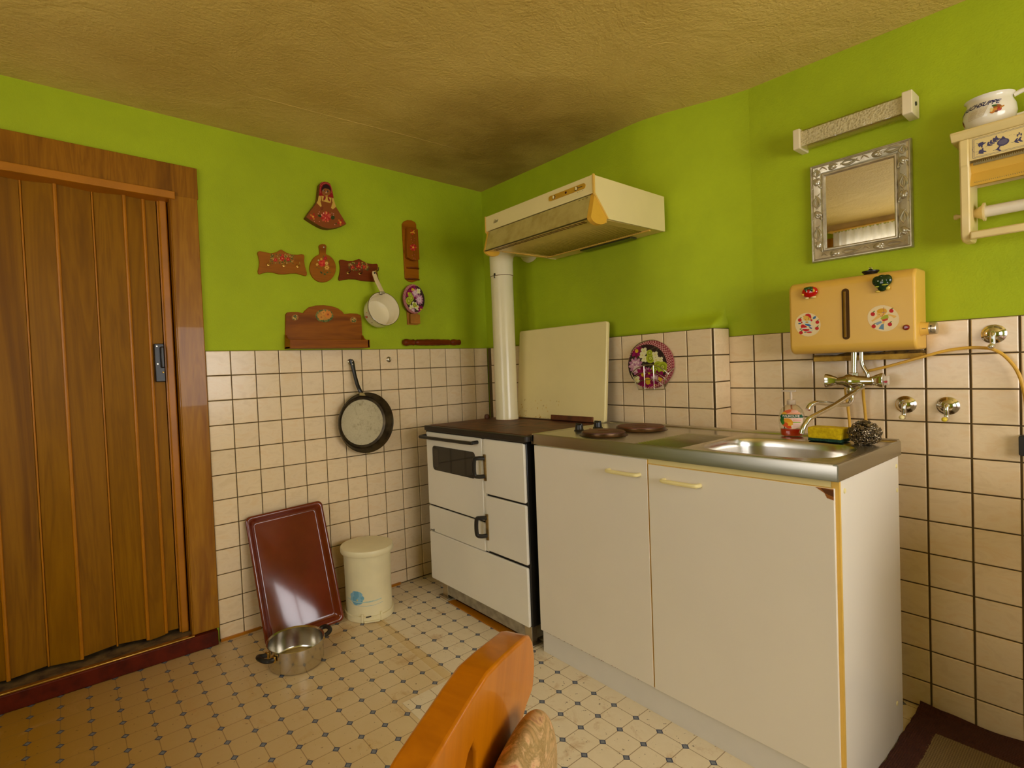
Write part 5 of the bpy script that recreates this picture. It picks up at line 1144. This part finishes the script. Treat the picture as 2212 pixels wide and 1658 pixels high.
# stickers: white discs with apples around a playing child
def Ofn(q,off=.0007): return lambda X,Y:onx(*q.px(X,Y),OX-off)
qs1=Z(1690,590,9.7529); qs2=Z(1860,590,9.7529)
def apple(x,y,s,rot=0): return [E_(x,y,s,s*.9,C(196,26,22)),E_(x+s*.5,y-s*1.15,s*.55,s*.22,C(66,110,40),-35),L_([(x,y-s*.7),(x+s*.1,y-s*1.1)],s*.18,C(70,60,20))]
ly=[E_(537,1080,272,250,C(238,214,160),8)]
for x,y in ((368,985),(737,1030),(728,1160),(392,1250)): ly+=apple(x,y,40)
ly+=[E_(525,945,82,62,C(232,180,70)),P_([(470,890),(500,858),(550,848),(595,870),(612,920),(612,965),(560,920),(520,895)],C(200,20,22)),E_(455,905,24,14,C(226,176,70),-20),L_([(545,975),(560,930)],7,C(90,70,30)),E_(485,978,12,5,C(120,50,30)),
 P_([(420,1005),(610,995),(600,1060),(520,1075),(430,1050)],C(214,220,206)),E_(518,1030,34,18,C(214,160,60)),P_([(600,960),(640,980),(620,1015),(590,1000)],C(190,30,40)),E_(675,935,36,26,C(60,104,150),-30),L_([(650,960),(710,900)],16,C(60,104,150)),E_(365,1058,34,16,C(60,100,140),-10),E_(408,1035,16,18,C(180,30,30)),
 P_([(470,1065),(560,1070),(625,1100),(570,1125),(490,1095)],C(60,110,160)),E_(622,1130,34,34,C(230,214,190)),E_(595,1150,34,16,C(90,100,140),30),
 P_([(385,1110),(410,1078),(450,1080),(515,1120),(515,1145),(430,1150),(400,1160)],C(200,16,20)),P_([(410,1165),(560,1175),(575,1200),(500,1225),(440,1205)],C(200,16,20)),E_(565,1240,60,16,C(200,16,20)),L_([(430,1165),(560,1150)],16,C(220,214,206)),L_([(520,1225),(640,1200)],16,C(200,206,200)),E_(385,1175,22,12,C(90,104,60)),E_(480,1240,26,10,C(90,110,120))]
decal('round_sticker',bo,258,816,822,1340,5,ly,Ofn(qs1),PRINTG,label='round white sticker with apples and a child on skates')
ly=[E_(470,948,338,276,C(240,216,164),8)]
for x,y in ((247,860),(638,790),(265,1118),(608,1075)): ly+=apple(x,y,46)
SK=C(236,186,96)
ly+=[P_([(360,870),(400,930),(300,985),(240,1020),(215,1000),(280,950)],SK),P_([(565,850),(660,875),(740,895),(745,915),(690,945),(640,905),(570,890)],SK),E_(420,850,92,66,SK),E_(435,790,105,50,C(226,166,30),-8),E_(500,800,44,52,C(230,174,50)),L_([(480,715),(478,850),(440,905),(405,905)],11,C(176,50,36)),L_([(440,830),(520,815)],10,C(130,110,150)),
 P_([(405,940),(500,880),(570,870),(580,930),(560,975),(440,985)],C(170,176,40)),P_([(430,980),(570,945),(560,985),(470,1015)],C(206,60,40)),P_([(440,1010),(500,1005),(490,1060),(450,1055)],SK),P_([(290,1050),(420,1000),(440,1040),(340,1095)],C(140,160,176)),P_([(425,1080),(480,1060),(478,1190),(370,1165)],C(104,140,164)),E_(380,870,8,8,C(70,60,40))]
decal('round_sticker',bo,128,812,664,1232,5,ly,Ofn(qs2),PRINTG,label='round white sticker with apples and a diving child')
# magnets: a tomato and a green pepper
def blob(bm,c,r,M0): bmesh.ops.create_uvsphere(bm,u_segments=16,v_segments=10,radius=1,matrix=M0@Matrix.Translation(c)@Matrix.Diagonal((*r,1)))
SCM=1.25
def magnet(name,label,q,x,y,parts):
    c=q.R(x,y,OX-.006); t=thing(name,label,'magnet',(OX,c[1],c[2]-.02),-PI/2,'vegetable magnets on the boiler')
    M0=Matrix(((0,0,-1,OX),(-1,0,0,c[1]),(0,1,0,c[2]),(0,0,0,1)))      # local x right, y up, z out
    for nm,col,blobs in parts:
        bm=NB()
        for cc_,r in blobs: blob(bm,tuple(v*SCM for v in cc_),tuple(v*SCM for v in r),M0)
        obj(nm,bm,mat('gloss_'+nm+name,col,.15,var=.05,coat=.4),t,smooth=80)
    return t
magnet('tomato_magnet','red tomato magnet with a face at the upper left of the boiler',qs1,588,395,[('body',C(196,8,12),[((0,0,.008),(.0205,.0155,.008))]),('leaves',C(40,76,24),[((-.002,.010,.012),(.012,.005,.005)),((.006,.006,.0145),(.004,.007,.003)),((-.007,.006,.0145),(.003,.006,.003))]),('eyes',C(240,232,220),[((-.005,.001,.0155),(.0016,.0022,.001)),((.004,.001,.0158),(.0016,.0022,.001))]),('hands',C(232,190,60),[((-.0165,-.006,.012),(.004,.003,.003)),((.012,.002,.015),(.0025,.005,.002))]),('shoes',C(240,220,150),[((-.009,-.0165,.006),(.006,.003,.005)),((.008,-.0155,.006),(.007,.003,.005))])])
magnet('pepper_magnet','dark green pepper magnet with a face at the upper right of the boiler',qs2,450,205,[('body',C(12,50,20),[((0,.002,.009),(.0175,.018,.009)),((-.010,.006,.008),(.011,.013,.008)),((.010,.006,.008),(.0115,.014,.008)),((0,-.010,.007),(.0105,.012,.007)),((0,.016,.009),(.009,.005,.006))]),('smile',C(190,190,60),[((.008,-.006,.0165),(.007,.0018,.0014)),((-.009,-.009,.0155),(.005,.0016,.0014))]),('eyes',C(226,226,206),[((-.006,.005,.0178),(.0014,.0014,.001)),((.003,.006,.0182),(.0014,.0014,.001))]),('shoes',C(226,196,80),[((-.010,-.0205,.006),(.006,.003,.005)),((.011,-.014,.006),(.005,.006,.004))])])
# sink plug lying on the boiler
A=qb.R(1240,135,-.08)
pg=thing('sink_plug','black rubber sink plug lying on top of the boiler','sink plug',(-.08,A[1],OZ1))
obj('rubber_disc',lathe([(0,0),(.017,0),(.0195,.006),(.0235,.009),(.0235,.013),(.020,.0135),(.008,.0135),(0,.0135)],Matrix.Translation((-.08,A[1],OZ1)),28),BLACK,pg)
obj('ring_lug',lathe([(0,.021),(.004,.020),(.006,.016),(.0065,.013)],Matrix.Translation((-.08,A[1],OZ1)),14),BLACK,pg)
obj('pull_ring',tube([(-.08,A[1]+.004*math.cos(a),OZ1+.021+.004*math.sin(a)) for a in np.linspace(0,2*PI,12,endpoint=False)],.0011,6,closed=True),SATIN,pg)
# board under the boiler
mb=thing('mounting_board','rough ochre board with cracked foam under the boiler','board',(-.03,-1.98,1.172),-PI/2)
obj('board',box(-.052,RX-.0004,-2.139,-1.83,1.172,1.190),mat('foam_board',C(196,156,60),.9,c2=C(150,110,36),vscale=30,bmp=.4),mb,bevel=.003)
obj('foam_seal',prism([(-1.83,1.190),(-1.83,1.196),(-1.90,1.193),(-1.93,1.2005),(-2.0,1.195),(-2.06,1.2005),(-2.139,1.1995),(-2.139,1.190)],'x',-.048,-.012),mat('dirty_foam',C(120,92,30),.95,c2=C(50,34,10),vscale=60,bmp=.6),mb)
# ---- mixer tap under the boiler
FXx=-.075
fa_=thing('mixer_tap','chrome mixer tap with two spouts hanging under the boiler','tap',(FXx,-1.955,1.0),-PI/2)
obj('inlet_pipe',tube([(FXx,-1.963,1.2),(FXx,-1.961,1.13)],.0095,16),CHROME,fa_)
obj('pipe_nut',lathe([(.013,0),(.0145,.002),(.0145,.012),(.013,.014)],Matrix.Translation((FXx,-1.961,1.117)),6),CHROME,fa_,smooth=0)
obj('curved_pipe',tube(spline([(FXx,-1.984,1.2),(FXx,-1.984,1.172),(FXx,-1.988,1.150),(FXx-.002,-1.999,1.128),(FXx-.002,-2.003,1.105)],5),.0065,12),CHROME,fa_)
obj('mixer_body',lathe([(0,-.045),(.012,-.044),(.016,-.036),(.019,-.022),(.0255,-.012),(.027,0),(.0255,.012),(.020,.022),(.019,.034),(.016,.05),(.0165,.062),(0,.064)],axisM((FXx,-1.953,1.100),(0,-1,0)),24),CHROME,fa_)
def tapknob(y0,dirn,white):
    bm=NB(); n=30; rings=[]
    for r,h in ((.010,0),(.014,.006),(.019,.018),(.0235,.030),(.0235,.036),(.018,.0385)):
        rings.append([bm.verts.new((FXx+r*(1+.13*math.cos(3*a))*math.cos(a),y0+dirn*h,1.103+r*(1+.13*math.cos(3*a))*math.sin(a))) for a in np.linspace(0,2*PI,n,endpoint=False)])
    for a,b in zip(rings,rings[1:]):
        for i in range(n): bm.faces.new((a[i],a[(i+1)%n],b[(i+1)%n],b[i]))
    bm.faces.new(rings[-1]); k=obj('tap_knob',bm,CHROME,fa_)
    if white:
        obj('clear_cap',lathe([(.0,0),(.0175,0),(.0165,.010),(0,.0115)],axisM((FXx,y0+dirn*.0385,1.103),(0,dirn,0)),6),mat('acrylic_cap',C(214,200,178),.1,var=.05),k,smooth=0)
        obj('red_dot',lathe([(0,.0006),(.005,.0004),(.005,0)],axisM((FXx-.0158,y0+dirn*.0445,1.100),(-1,0,0)),12),mat('red_dot',C(190,20,20),.3),k)
tapknob(-1.914,1,False); tapknob(-2.008,-1,True)
obj('swivel_joint',lathe([(0,-.018),(.010,-.017),(.0155,-.010),(.017,0),(.0155,.010),(.012,.02)],Matrix.Translation((FXx,-1.953,1.070)),20),CHROME,fa_)
obj('short_spout',tube(spline([(FXx,-1.953,1.062),(FXx,-1.953,1.046),(FXx-.008,-1.952,1.031),(FXx-.028,-1.948,1.0215),(FXx-.07,-1.938,1.024),(FXx-.17,-1.917,1.036),(FXx-.20,-1.910,1.038),(FXx-.222,-1.903,1.031),(FXx-.232,-1.899,1.018)],5),.0078,12),CHROME,fa_)
obj('long_spout',tube(spline([(FXx+.01,-1.99,1.086),(FXx-.05,-1.982,1.072),(-.26,-1.960,1.032),(-.395,-1.944,1.005),(-.422,-1.940,.996),(-.440,-1.935,.978),(-.446,-1.930,.955)],6),.0072,12),CHROME,fa_)
# ---- yellow hose over the suction hook, and two more running down behind the worktop
HOSE=mat('yellow_hose',C(222,172,62),.4,var=.05)
def pth(q,pts,xx): return [tuple(q.R(x,y,a)) for (x,y),a in zip(pts,xx if isinstance(xx,(list,tuple)) else [xx]*len(pts))]
def single(name,bm,m,label,cat,base,group=None,**k):
    o=obj(name,bm,m,base=base,**k); return tag(o,label,cat,group)
P=pth(qc,[(30,668),(300,605),(700,495),(950,432),(1180,405),(1330,408),(1425,422),(1540,480),(1650,590),(1720,710),(1765,860),(1790,1000),(1800,1200)],[-.05,-.058,-.060,-.045,-.034,-.034,-.040,-.038,-.035,-.035,-.035,-.035,-.035])
single('hose',tube(spline(P,5),.0046,10),HOSE,'yellow hose looping over the highest suction hook to the right edge','hose',tuple(P[6]),'yellow hoses on the right tiles')
qe=Z(1660,830,7.373)
for pts,lab in (([(1228,0),(1235,150),(1262,330),(1285,540),(1300,760),(1310,930)],'left yellow hose running down behind the sponge'),([(1505,60),(1515,220),(1535,400),(1550,560),(1560,760),(1565,900)],'right yellow hose running down behind the steel scourer')):
    P=pth(qe,pts,[-.045,-.036,-.03,-.03,-.03,-.03]); single('hose',tube(spline(P,4),.0046,10),HOSE,lab,'hose',tuple(P[-1]),'yellow hoses on the right tiles')
# ---- suction hooks
def bighook(u,v,lab,bead,low):
    c=onx(u,v,RX); t=thing('suction_hook',lab,'suction hook',(RX,c[1],c[2]-.03),-PI/2,'chrome suction hooks on the right tiles')
    MM=axisM((RX,c[1],c[2]),(-1,0,0))
    obj('cup_dome',lathe([(.0285,0),(.0285,.003),(.0265,.0045),(.0245,.0055),(.021,.0105),(.015,.0145),(.008,.017),(0,.0175)],MM,32),CHROME,t)
    hk=obj('hook_arm',tube(spline([(RX-.014,c[1],c[2]+.004),(RX-.026,c[1]-.001,c[2]+.002),(RX-.030,c[1]-.001,c[2]-.010),(RX-.029,c[1]-.001,c[2]-.024-low),(RX-.036,c[1]-.001,c[2]-.033-low),(RX-.048,c[1],c[2]-.032-low)],5),.0065,12),CHROME,t)
    bm=NB(); bmesh.ops.create_uvsphere(bm,u_segments=14,v_segments=10,radius=.0075,matrix=Matrix.Translation((RX-.052,c[1],c[2]-.031-low))); obj('tip_bead',bm,bead,hk)
bighook(1957,873,'left chrome suction hook with cream tip, above the right end of the worktop',LYPLA,.008)
bighook(2048,876,'middle chrome suction hook with yellow tip, right of the worktop end',mat('yellow_bead',C(232,206,60),.3),.008)
bighook(2147,721,'highest chrome suction hook, carrying the yellow hose',CHROME,.006)
# small dark bracket at the right edge
A=onx(2210,960,RX); single('wall_bracket',prism(rrect(A[1]-.03,A[1]+.006,A[2]-.03,A[2]+.03,.006),'x',RX-.03,RX-.0003),BLACK,'small black bracket on the tiles at the right picture edge','bracket',(RX-.01,float(A[1]),float(A[2]-.03)),bevel=.002)
# ---- soap bottle
SB=Vector((-.243,-1.826,WZ+.001)); sa=math.radians(200)
soap=thing('soap_bottle','clear pump bottle of liquid soap with green PALMOLIVE band beside the sponge','soap bottle',tuple(SB),sa+PI/2)
m,t_,p_=nt('clear_plastic'); t_.nodes.remove(p_); tp=node(t_,'ShaderNodeBsdfTransparent'); tp.inputs[0].default_value=(.97,.95,.90,1); gl=node(t_,'ShaderNodeBsdfGlossy'); gl.inputs['Roughness'].default_value=.05; lw=node(t_,'ShaderNodeLayerWeight'); lw.inputs[0].default_value=.35
mx=node(t_,'ShaderNodeMixShader'); t_.links.new(mth(t_,'ADD',mth(t_,'MULTIPLY',lw.outputs['Facing'],.6),.05),mx.inputs[0]); t_.links.new(tp.outputs[0],mx.inputs[1]); t_.links.new(gl.outputs[0],mx.inputs[2]); t_.links.new(mx.outputs[0],[n for n in t_.nodes if n.type=='OUTPUT_MATERIAL'][0].inputs[0]); CLEAR=m
MSb=Matrix.Translation(SB)@Matrix.Rotation(sa,4,'Z')      # local +x faces the room
sp_prof=[(0,0),(.030,0),(.034,.004),(.0365,.025),(.0395,.05),(.0385,.072),(.033,.092),(.022,.106),(.0125,.111),(.0115,.120)]
def Sm(k=1): return MSb@Matrix.Diagonal((.58*k,1.0*k,1,1))
obj('bottle',lathe(sp_prof,Sm(),40,cap=False),CLEAR,soap)
obj('soap_liquid',lathe([(0,.002),(.029,.002),(.033,.006),(.0345,.026),(0,.026)],Sm(.97),36),mat('red_soap',C(206,44,16),.15,var=.05),soap)
WPL=mat('white_pump_plastic',C(226,206,184),.3,var=.03,alpha=.75)
obj('collar',lathe([(.0125,.110),(.0135,.112),(.0135,.124),(.011,.127),(0,.127)],MSb,24),WPL,soap)
obj('pump_stem',lathe([(0,.127),(.0035,.127),(.0035,.155),(0,.155)],MSb,12),WPL,soap)
obj('pump_head',prism([(-.014,-.006),(.012,-.006),(.030,-.0035),(.030,.0035),(.012,.006),(-.014,.006)],'z',.154,.160,M=MSb@Matrix.Rotation(-1.9,4,'Z')),WPL,soap,bevel=.001)
obj('dip_tube',tube([tuple(MSb@Vector((0,0,.11))),tuple(MSb@Vector((.004,.004,.02)))],.0025,8),mat('dip_tube',C(226,130,90),.3),soap)
zz_=[p[1] for p in sp_prof]; rr_=[p[0] for p in sp_prof]
def Lbl(X,Y):   # X across in metres seen from the front (right positive), Y height
    r=np.interp(Y,zz_,rr_)+.0008; th=np.arcsin(np.clip(X/r,-.97,.97)); loc=np.stack([.58*r*np.cos(th)+.0006,r*np.sin(th),Y,np.ones(X.shape)],1)
    return loc@np.array(MSb).T[:,:3]
lab=[E_(0,.060,.033,.034,C(244,206,180)),P_([(-.034,.075),(-.012,.095),(.012,.095),(.03,.078),(.03,.074),(-.034,.074)],C(244,170,130)),E_(-.012,.088,.012,.007,C(230,100,50),20),E_(.010,.088,.010,.005,C(246,190,170)),E_(-.022,.080,.008,.006,C(232,170,40)),
 P_([(-.006,.03),(.033,.03),(.033,.066),(.0,.066)],C(246,214,196)),E_(-.013,.050,.017,.014,C(236,160,24)),E_(-.006,.043,.010,.008,C(240,180,50)),E_(-.02,.042,.010,.008,C(226,90,30)),E_(-.008,.033,.009,.005,C(226,80,30)),E_(.002,.036,.0035,.006,C(250,220,200)),E_(-.029,.056,.006,.014,C(40,104,40),-15),E_(-.026,.049,.005,.008,C(60,130,40)),P_([(.004,.049),(.026,.049),(.026,.052),(.004,.052)],C(150,184,40))]
for k in range(4): lab.append(L_([(.004,.062-.003*k),(.027-.004*(k%2),.062-.003*k)],.0009,C(232,110,90)))
for k in range(4): lab.append(L_([(.004,.045-.003*k),(.024-.003*(k%2),.045-.003*k)],.0008,C(232,150,130)))
lab.append(P_([(-.035,.066),(.034,.066),(.034,.0775),(-.035,.0775)],C(0,88,50)))
lb=decal('label',soap,-.034,.034,.026,.096,.0007,lab,Lbl,PRINTG,clip=lambda X,Y:((X/.0345)**2+((Y-.061)/.0345)**2<1.0))
bm=textbm('PALMOLIVE',.0098,lambda x,y:tuple(Lbl(np.array([-.0265+x]),np.array([.0685+y]))[0]+np.array([math.cos(sa),math.sin(sa),0])*.0006),bold=.0002); obj('lettering',bm,mat('white_print',C(246,240,224),.5),soap)
# ---- sponge
MSp=Matrix.Translation((-.296,-1.954,WZ+.0022))@Matrix.Rotation(math.radians(-4),4,'Z')
spg=thing('dish_sponge','yellow dish sponge with green scouring layer between soap bottle and steel scourer','sponge',(-.296,-1.954,WZ))
def rough_block(x0,x1,y0,y1,z0,z1,nx,ny,nz,amp,seed):
    r=random.Random(seed); bm=NB(); bmesh.ops.create_cube(bm,size=1); bmesh.ops.subdivide_edges(bm,edges=bm.edges[:],cuts=7,use_grid_fill=True)
    for v in bm.verts:
        q=v.co.copy(); k=.5*(1-.0)
        e=[abs(c)>.49 for c in q]; sh=.985 if sum(e)>=2 else 1
        v.co=Vector((x0+(q.x*sh+.5)*(x1-x0)+r.uniform(-amp,amp),y0+(q.y*sh+.5)*(y1-y0)+r.uniform(-amp,amp),z0+(q.z*sh+.5)*(z1-z0)+r.uniform(-amp,amp)*.5))
    return bm
bm=rough_block(-.030,.034,-.050,.050,.008,.044,8,8,8,.0008,2)
for v in bm.verts: v.co.y*= 1-.10*max(0,(.044-v.co.z)/.036)*(v.co.y<0)
bm.transform(MSp); obj('foam',bm,mat('yellow_sponge_foam',C(230,200,8),.95,c2=C(206,170,0),vscale=120,bmp=.6,bscale=350),spg,bevel=.002)
bm=rough_block(-.031,.034,-.047,.049,.0,.0085,8,8,8,.0012,3); bm.transform(MSp); obj('scouring_layer',bm,mat('green_scourer',C(40,84,60),.95,c2=C(14,36,26),vscale=200,bmp=.8,bscale=500),spg)
# ---- steel wool scourer
rw=random.Random(12); bm=NB(); c0=Vector((-.306,-2.052,WZ+.033))
for k in range(620):
    d=Vector((rw.gauss(0,1),rw.gauss(0,1),rw.gauss(0,1))).normalized(); rad=.0275+.0095*rw.random(); p=c0+Vector((d.x*rad,d.y*rad*1.1,d.z*rad*1.05))
    if p.z<WZ+.004: p.z=WZ+.004+.004*rw.random()
    u_=d.orthogonal().normalized(); w2=d.cross(u_); rl=.0026+.0018*rw.random(); ph=rw.random()*6
    pts=[p+(u_*math.cos(ph+a)+w2*math.sin(ph+a))*rl+d*(a*.0007) for a in np.linspace(0,1.7*PI,7)]
    pts=[Vector((q.x,q.y,max(q.z,WZ+.0015))) for q in pts]
    tube(pts,.0011,4,bm,cap=False)
wool=thing('steel_scourer','dark curly steel scourer ball at the right end of the worktop','scourer',(c0.x,c0.y,WZ)); o_=obj('wire_curls',bm,mat('dark_wire',C(168,150,122),.3,.8,c2=C(96,82,60),vscale=200),wool,smooth=60); o_['kind']='stuff'
bm=NB(); bmesh.ops.create_icosphere(bm,subdivisions=2,radius=.0265,matrix=Matrix.Translation(c0)@Matrix.Diagonal((1,1.1,1.05,1))); obj('dark_core',bm,BLACK,wool)
# ---- rug
m,t_,p_=nt('woven_rug'); g_=node(t_,'ShaderNodeNewGeometry'); sx=node(t_,'ShaderNodeSeparateXYZ'); t_.links.new(g_.outputs['Position'],sx.inputs[0])
inx=mth(t_,'MULTIPLY',mth(t_,'LESS_THAN',mth(t_,'ADD',sx.outputs[0],mth(t_,'MULTIPLY',noise(t_,g_.outputs['Position'],200,1),.008)),-.150),mth(t_,'GREATER_THAN',sx.outputs[0],-.47))
iny=mth(t_,'LESS_THAN',mth(t_,'ADD',sx.outputs[1],mth(t_,'MULTIPLY',noise(t_,g_.outputs['Position'],220,1),.014)),-2.168)
rib=mth(t_,'SINE',mth(t_,'MULTIPLY',sx.outputs[1],1200)); rb2=mth(t_,'SINE',mth(t_,'MULTIPLY',sx.outputs[0],700))
nz=noise(t_,g_.outputs['Position'],60,4)
c1_=mix(t_,nz,C(58,24,14),C(84,40,24)); c2_=mix(t_,mth(t_,'ADD',mth(t_,'MULTIPLY',rib,.3),.5),C(104,84,50),C(146,122,78))
t_.links.new(mix(t_,mth(t_,'MULTIPLY',inx,iny),c1_,c2_),p_.inputs['Base Color']); p_.inputs['Roughness'].default_value=.95
bump(t_,p_,mth(t_,'ADD',mth(t_,'MULTIPLY',rib,.4),mth(t_,'ADD',mth(t_,'MULTIPLY',rb2,.3),nz)),.6,.003)
bm=NB(); nx_,ny2=30,44; G=[]; rw=random.Random(2)
for i in range(nx_+1):
    row=[]
    for j in range(ny2+1):
        x=-.66+.645*i/nx_; y=-2.1105-.56*j/ny2; z=.010+.002*math.sin(x*23+y*9)
        if i==nx_: z+=.006+.004*math.sin(y*31)
        if i>=nx_-2 and j<4: z+=.012*(1-j/4)
        row.append(bm.verts.new((x,y+rw.uniform(-.002,.002),z)))
    G.append(row)
for i in range(nx_):
    for j in range(ny2): bm.faces.new((G[i][j],G[i+1][j],G[i+1][j+1],G[i][j+1]))
ed=[e for e in bm.edges if e.is_boundary]; r_=bmesh.ops.extrude_edge_only(bm,edges=ed)
for v in [e for e in r_['geom'] if isinstance(e,bmesh.types.BMVert)]: v.co.z=.0025
single('rug',bm,m,'dark maroon woven rug with olive field beside the cabinet','rug',(-.33,-2.4,.0025),smooth=80)
# ---- chair in the foreground
A=onz(880+1390/5.2135,1340+150/5.2135,.90); th_=math.radians(206); dd_=Vector((math.cos(th_),math.sin(th_),0)); nh=Vector((-dd_.y,dd_.x,0))
if nh.dot(Vector(CAMP-A))<0: nh=-nh
A=Vector(A); s0=.118
def CP(s,t,o=0): return A+dd_*s+Vector((0,0,t))+nh*(o+.12*t)      # board leans back a little towards its top
chair=thing('wooden_chair','honey coloured wooden chair with carved backrest and floral cushion in the foreground','chair',tuple(CP(s0,0,.2).xy)+(0,))
half=[(.118,.021),(.085,.017),(.04,.009),(.014,.004),(0,-.002),(-.013,-.016),(-.022,-.034),(-.026,-.052),(-.026,-.072),(-.020,-.082),(-.006,-.088),(.004,-.098),(.012,-.13),(.022,-.22),(.045,-.35),(.06,-.46)]
outl=half+[(2*s0-s,t) for s,t in half[::-1][:-1]]
slot=[(.142,-.030),(.150,-.034),(.157,-.048),(.161,-.070),(.160,-.095),(.152,-.105),(.140,-.105),(.131,-.095),(.130,-.070),(.134,-.045)]
bm=NB(); lo=[bm.verts.new(CP(s,t,0)) for s,t in outl]; li=[bm.verts.new(CP(s,t,0)) for s,t in slot]
es=[bm.edges.new((l[i],l[(i+1)%len(l)])) for l in (lo,li) for i in range(len(l))]
bmesh.ops.triangle_fill(bm,edges=es,use_beauty=True)
ex=bmesh.ops.extrude_face_region(bm,geom=bm.faces[:])
for v in [e for e in ex['geom'] if isinstance(e,bmesh.types.BMVert)]: v.co-=nh*.032
obj('backrest',bm,PINE,chair,bevel=.006,seg=3)
q=[CP(s0-.22,-.455,.0),CP(s0+.22,-.455,.0),CP(s0+.19,-.455,.40),CP(s0-.19,-.455,.40)]
bm=NB(); a=[bm.verts.new(v) for v in q]; b=[bm.verts.new(v-Vector((0,0,.03))) for v in q]; bm.faces.new(a); bm.faces.new(b[::-1])
for i in range(4): bm.faces.new((a[i],b[i],b[(i+1)%4],a[(i+1)%4]))
obj('seat',bm,PINE,chair,bevel=.008)
for s_,o_ in ((s0-.17,.03),(s0+.17,.03),(s0-.15,.36),(s0+.15,.36)):
    p1=CP(s_,-.485,o_); p2=Vector((p1.x+(s_-s0)*.25*dd_.x,p1.y+(s_-s0)*.25*dd_.y,.001)); obj('leg',tube([p1,p2],[.019,.013],12),PINE,chair)
m,t_,p_=nt('floral_tapestry'); v=coords(t_); f=noise(t_,v,26,5,.65,1.2); g2=noise(t_,v,60,4)
c_=ramp(t_,f,[(.30,C(120,52,26)),(.40,C(196,150,92)),(.50,C(132,104,36)),(.58,C(214,168,116)),(.66,C(170,74,40)),(.78,C(206,176,110))]); c_=mix(t_,.25,c_,mix(t_,g2,C(90,50,20),C(230,200,150))); t_.links.new(c_,p_.inputs['Base Color']); p_.inputs['Roughness'].default_value=.9; bump(t_,p_,g2,.4,.003)
bm=NB(); bmesh.ops.create_cube(bm,size=2); bmesh.ops.subdivide_edges(bm,edges=bm.edges[:],cuts=5,use_grid_fill=True)
for v in bm.verts:
    q=v.co; n_=(abs(q.x)**4+abs(q.y)**4+abs(q.z)**2.5)**.28; q=q/max(n_,.6); v.co=CP(.078+.078*q.x,-.232+.182*q.y,.026+.026*q.z)
cu=thing('seat_cushion','floral tapestry cushion tied to the backrest of the wooden chair','cushion',tuple(CP(.052,-.42,.026)))
obj('cushion_cover',bm,m,cu,subd=2,smooth=179)

# ---- unseen low cupboard below the east window, added to shade the lower right wall
cb=thing('shade_cupboard','unseen low white cupboard added beyond the right edge to shade the lower wall','cupboard',(-.31,-3.0,0),-PI/2)
obj('carcass',box(-.60,-.012,-3.32,-2.70,.08,.86),MELA,cb,bevel=.003)
obj('plinth',box(-.55,-.03,-3.30,-2.72,0,.08),BLACK,cb)
obj('top_board',box(-.62,-.012,-3.34,-2.68,.86,.89),WOODB,cb,bevel=.004)
for y0,y1 in ((-3.31,-3.012),(-3.008,-2.71)):
    d_=obj('door',box(-.617,-.601,y0,y1,.09,.85),MELA,cb,bevel=.002); obj('handle',tube([(-.617,(y0+y1)/2-.04,.8),(-.635,(y0+y1)/2-.04,.8),(-.635,(y0+y1)/2+.04,.8),(-.617,(y0+y1)/2+.04,.8)],.006,8),LYPLA,d_)
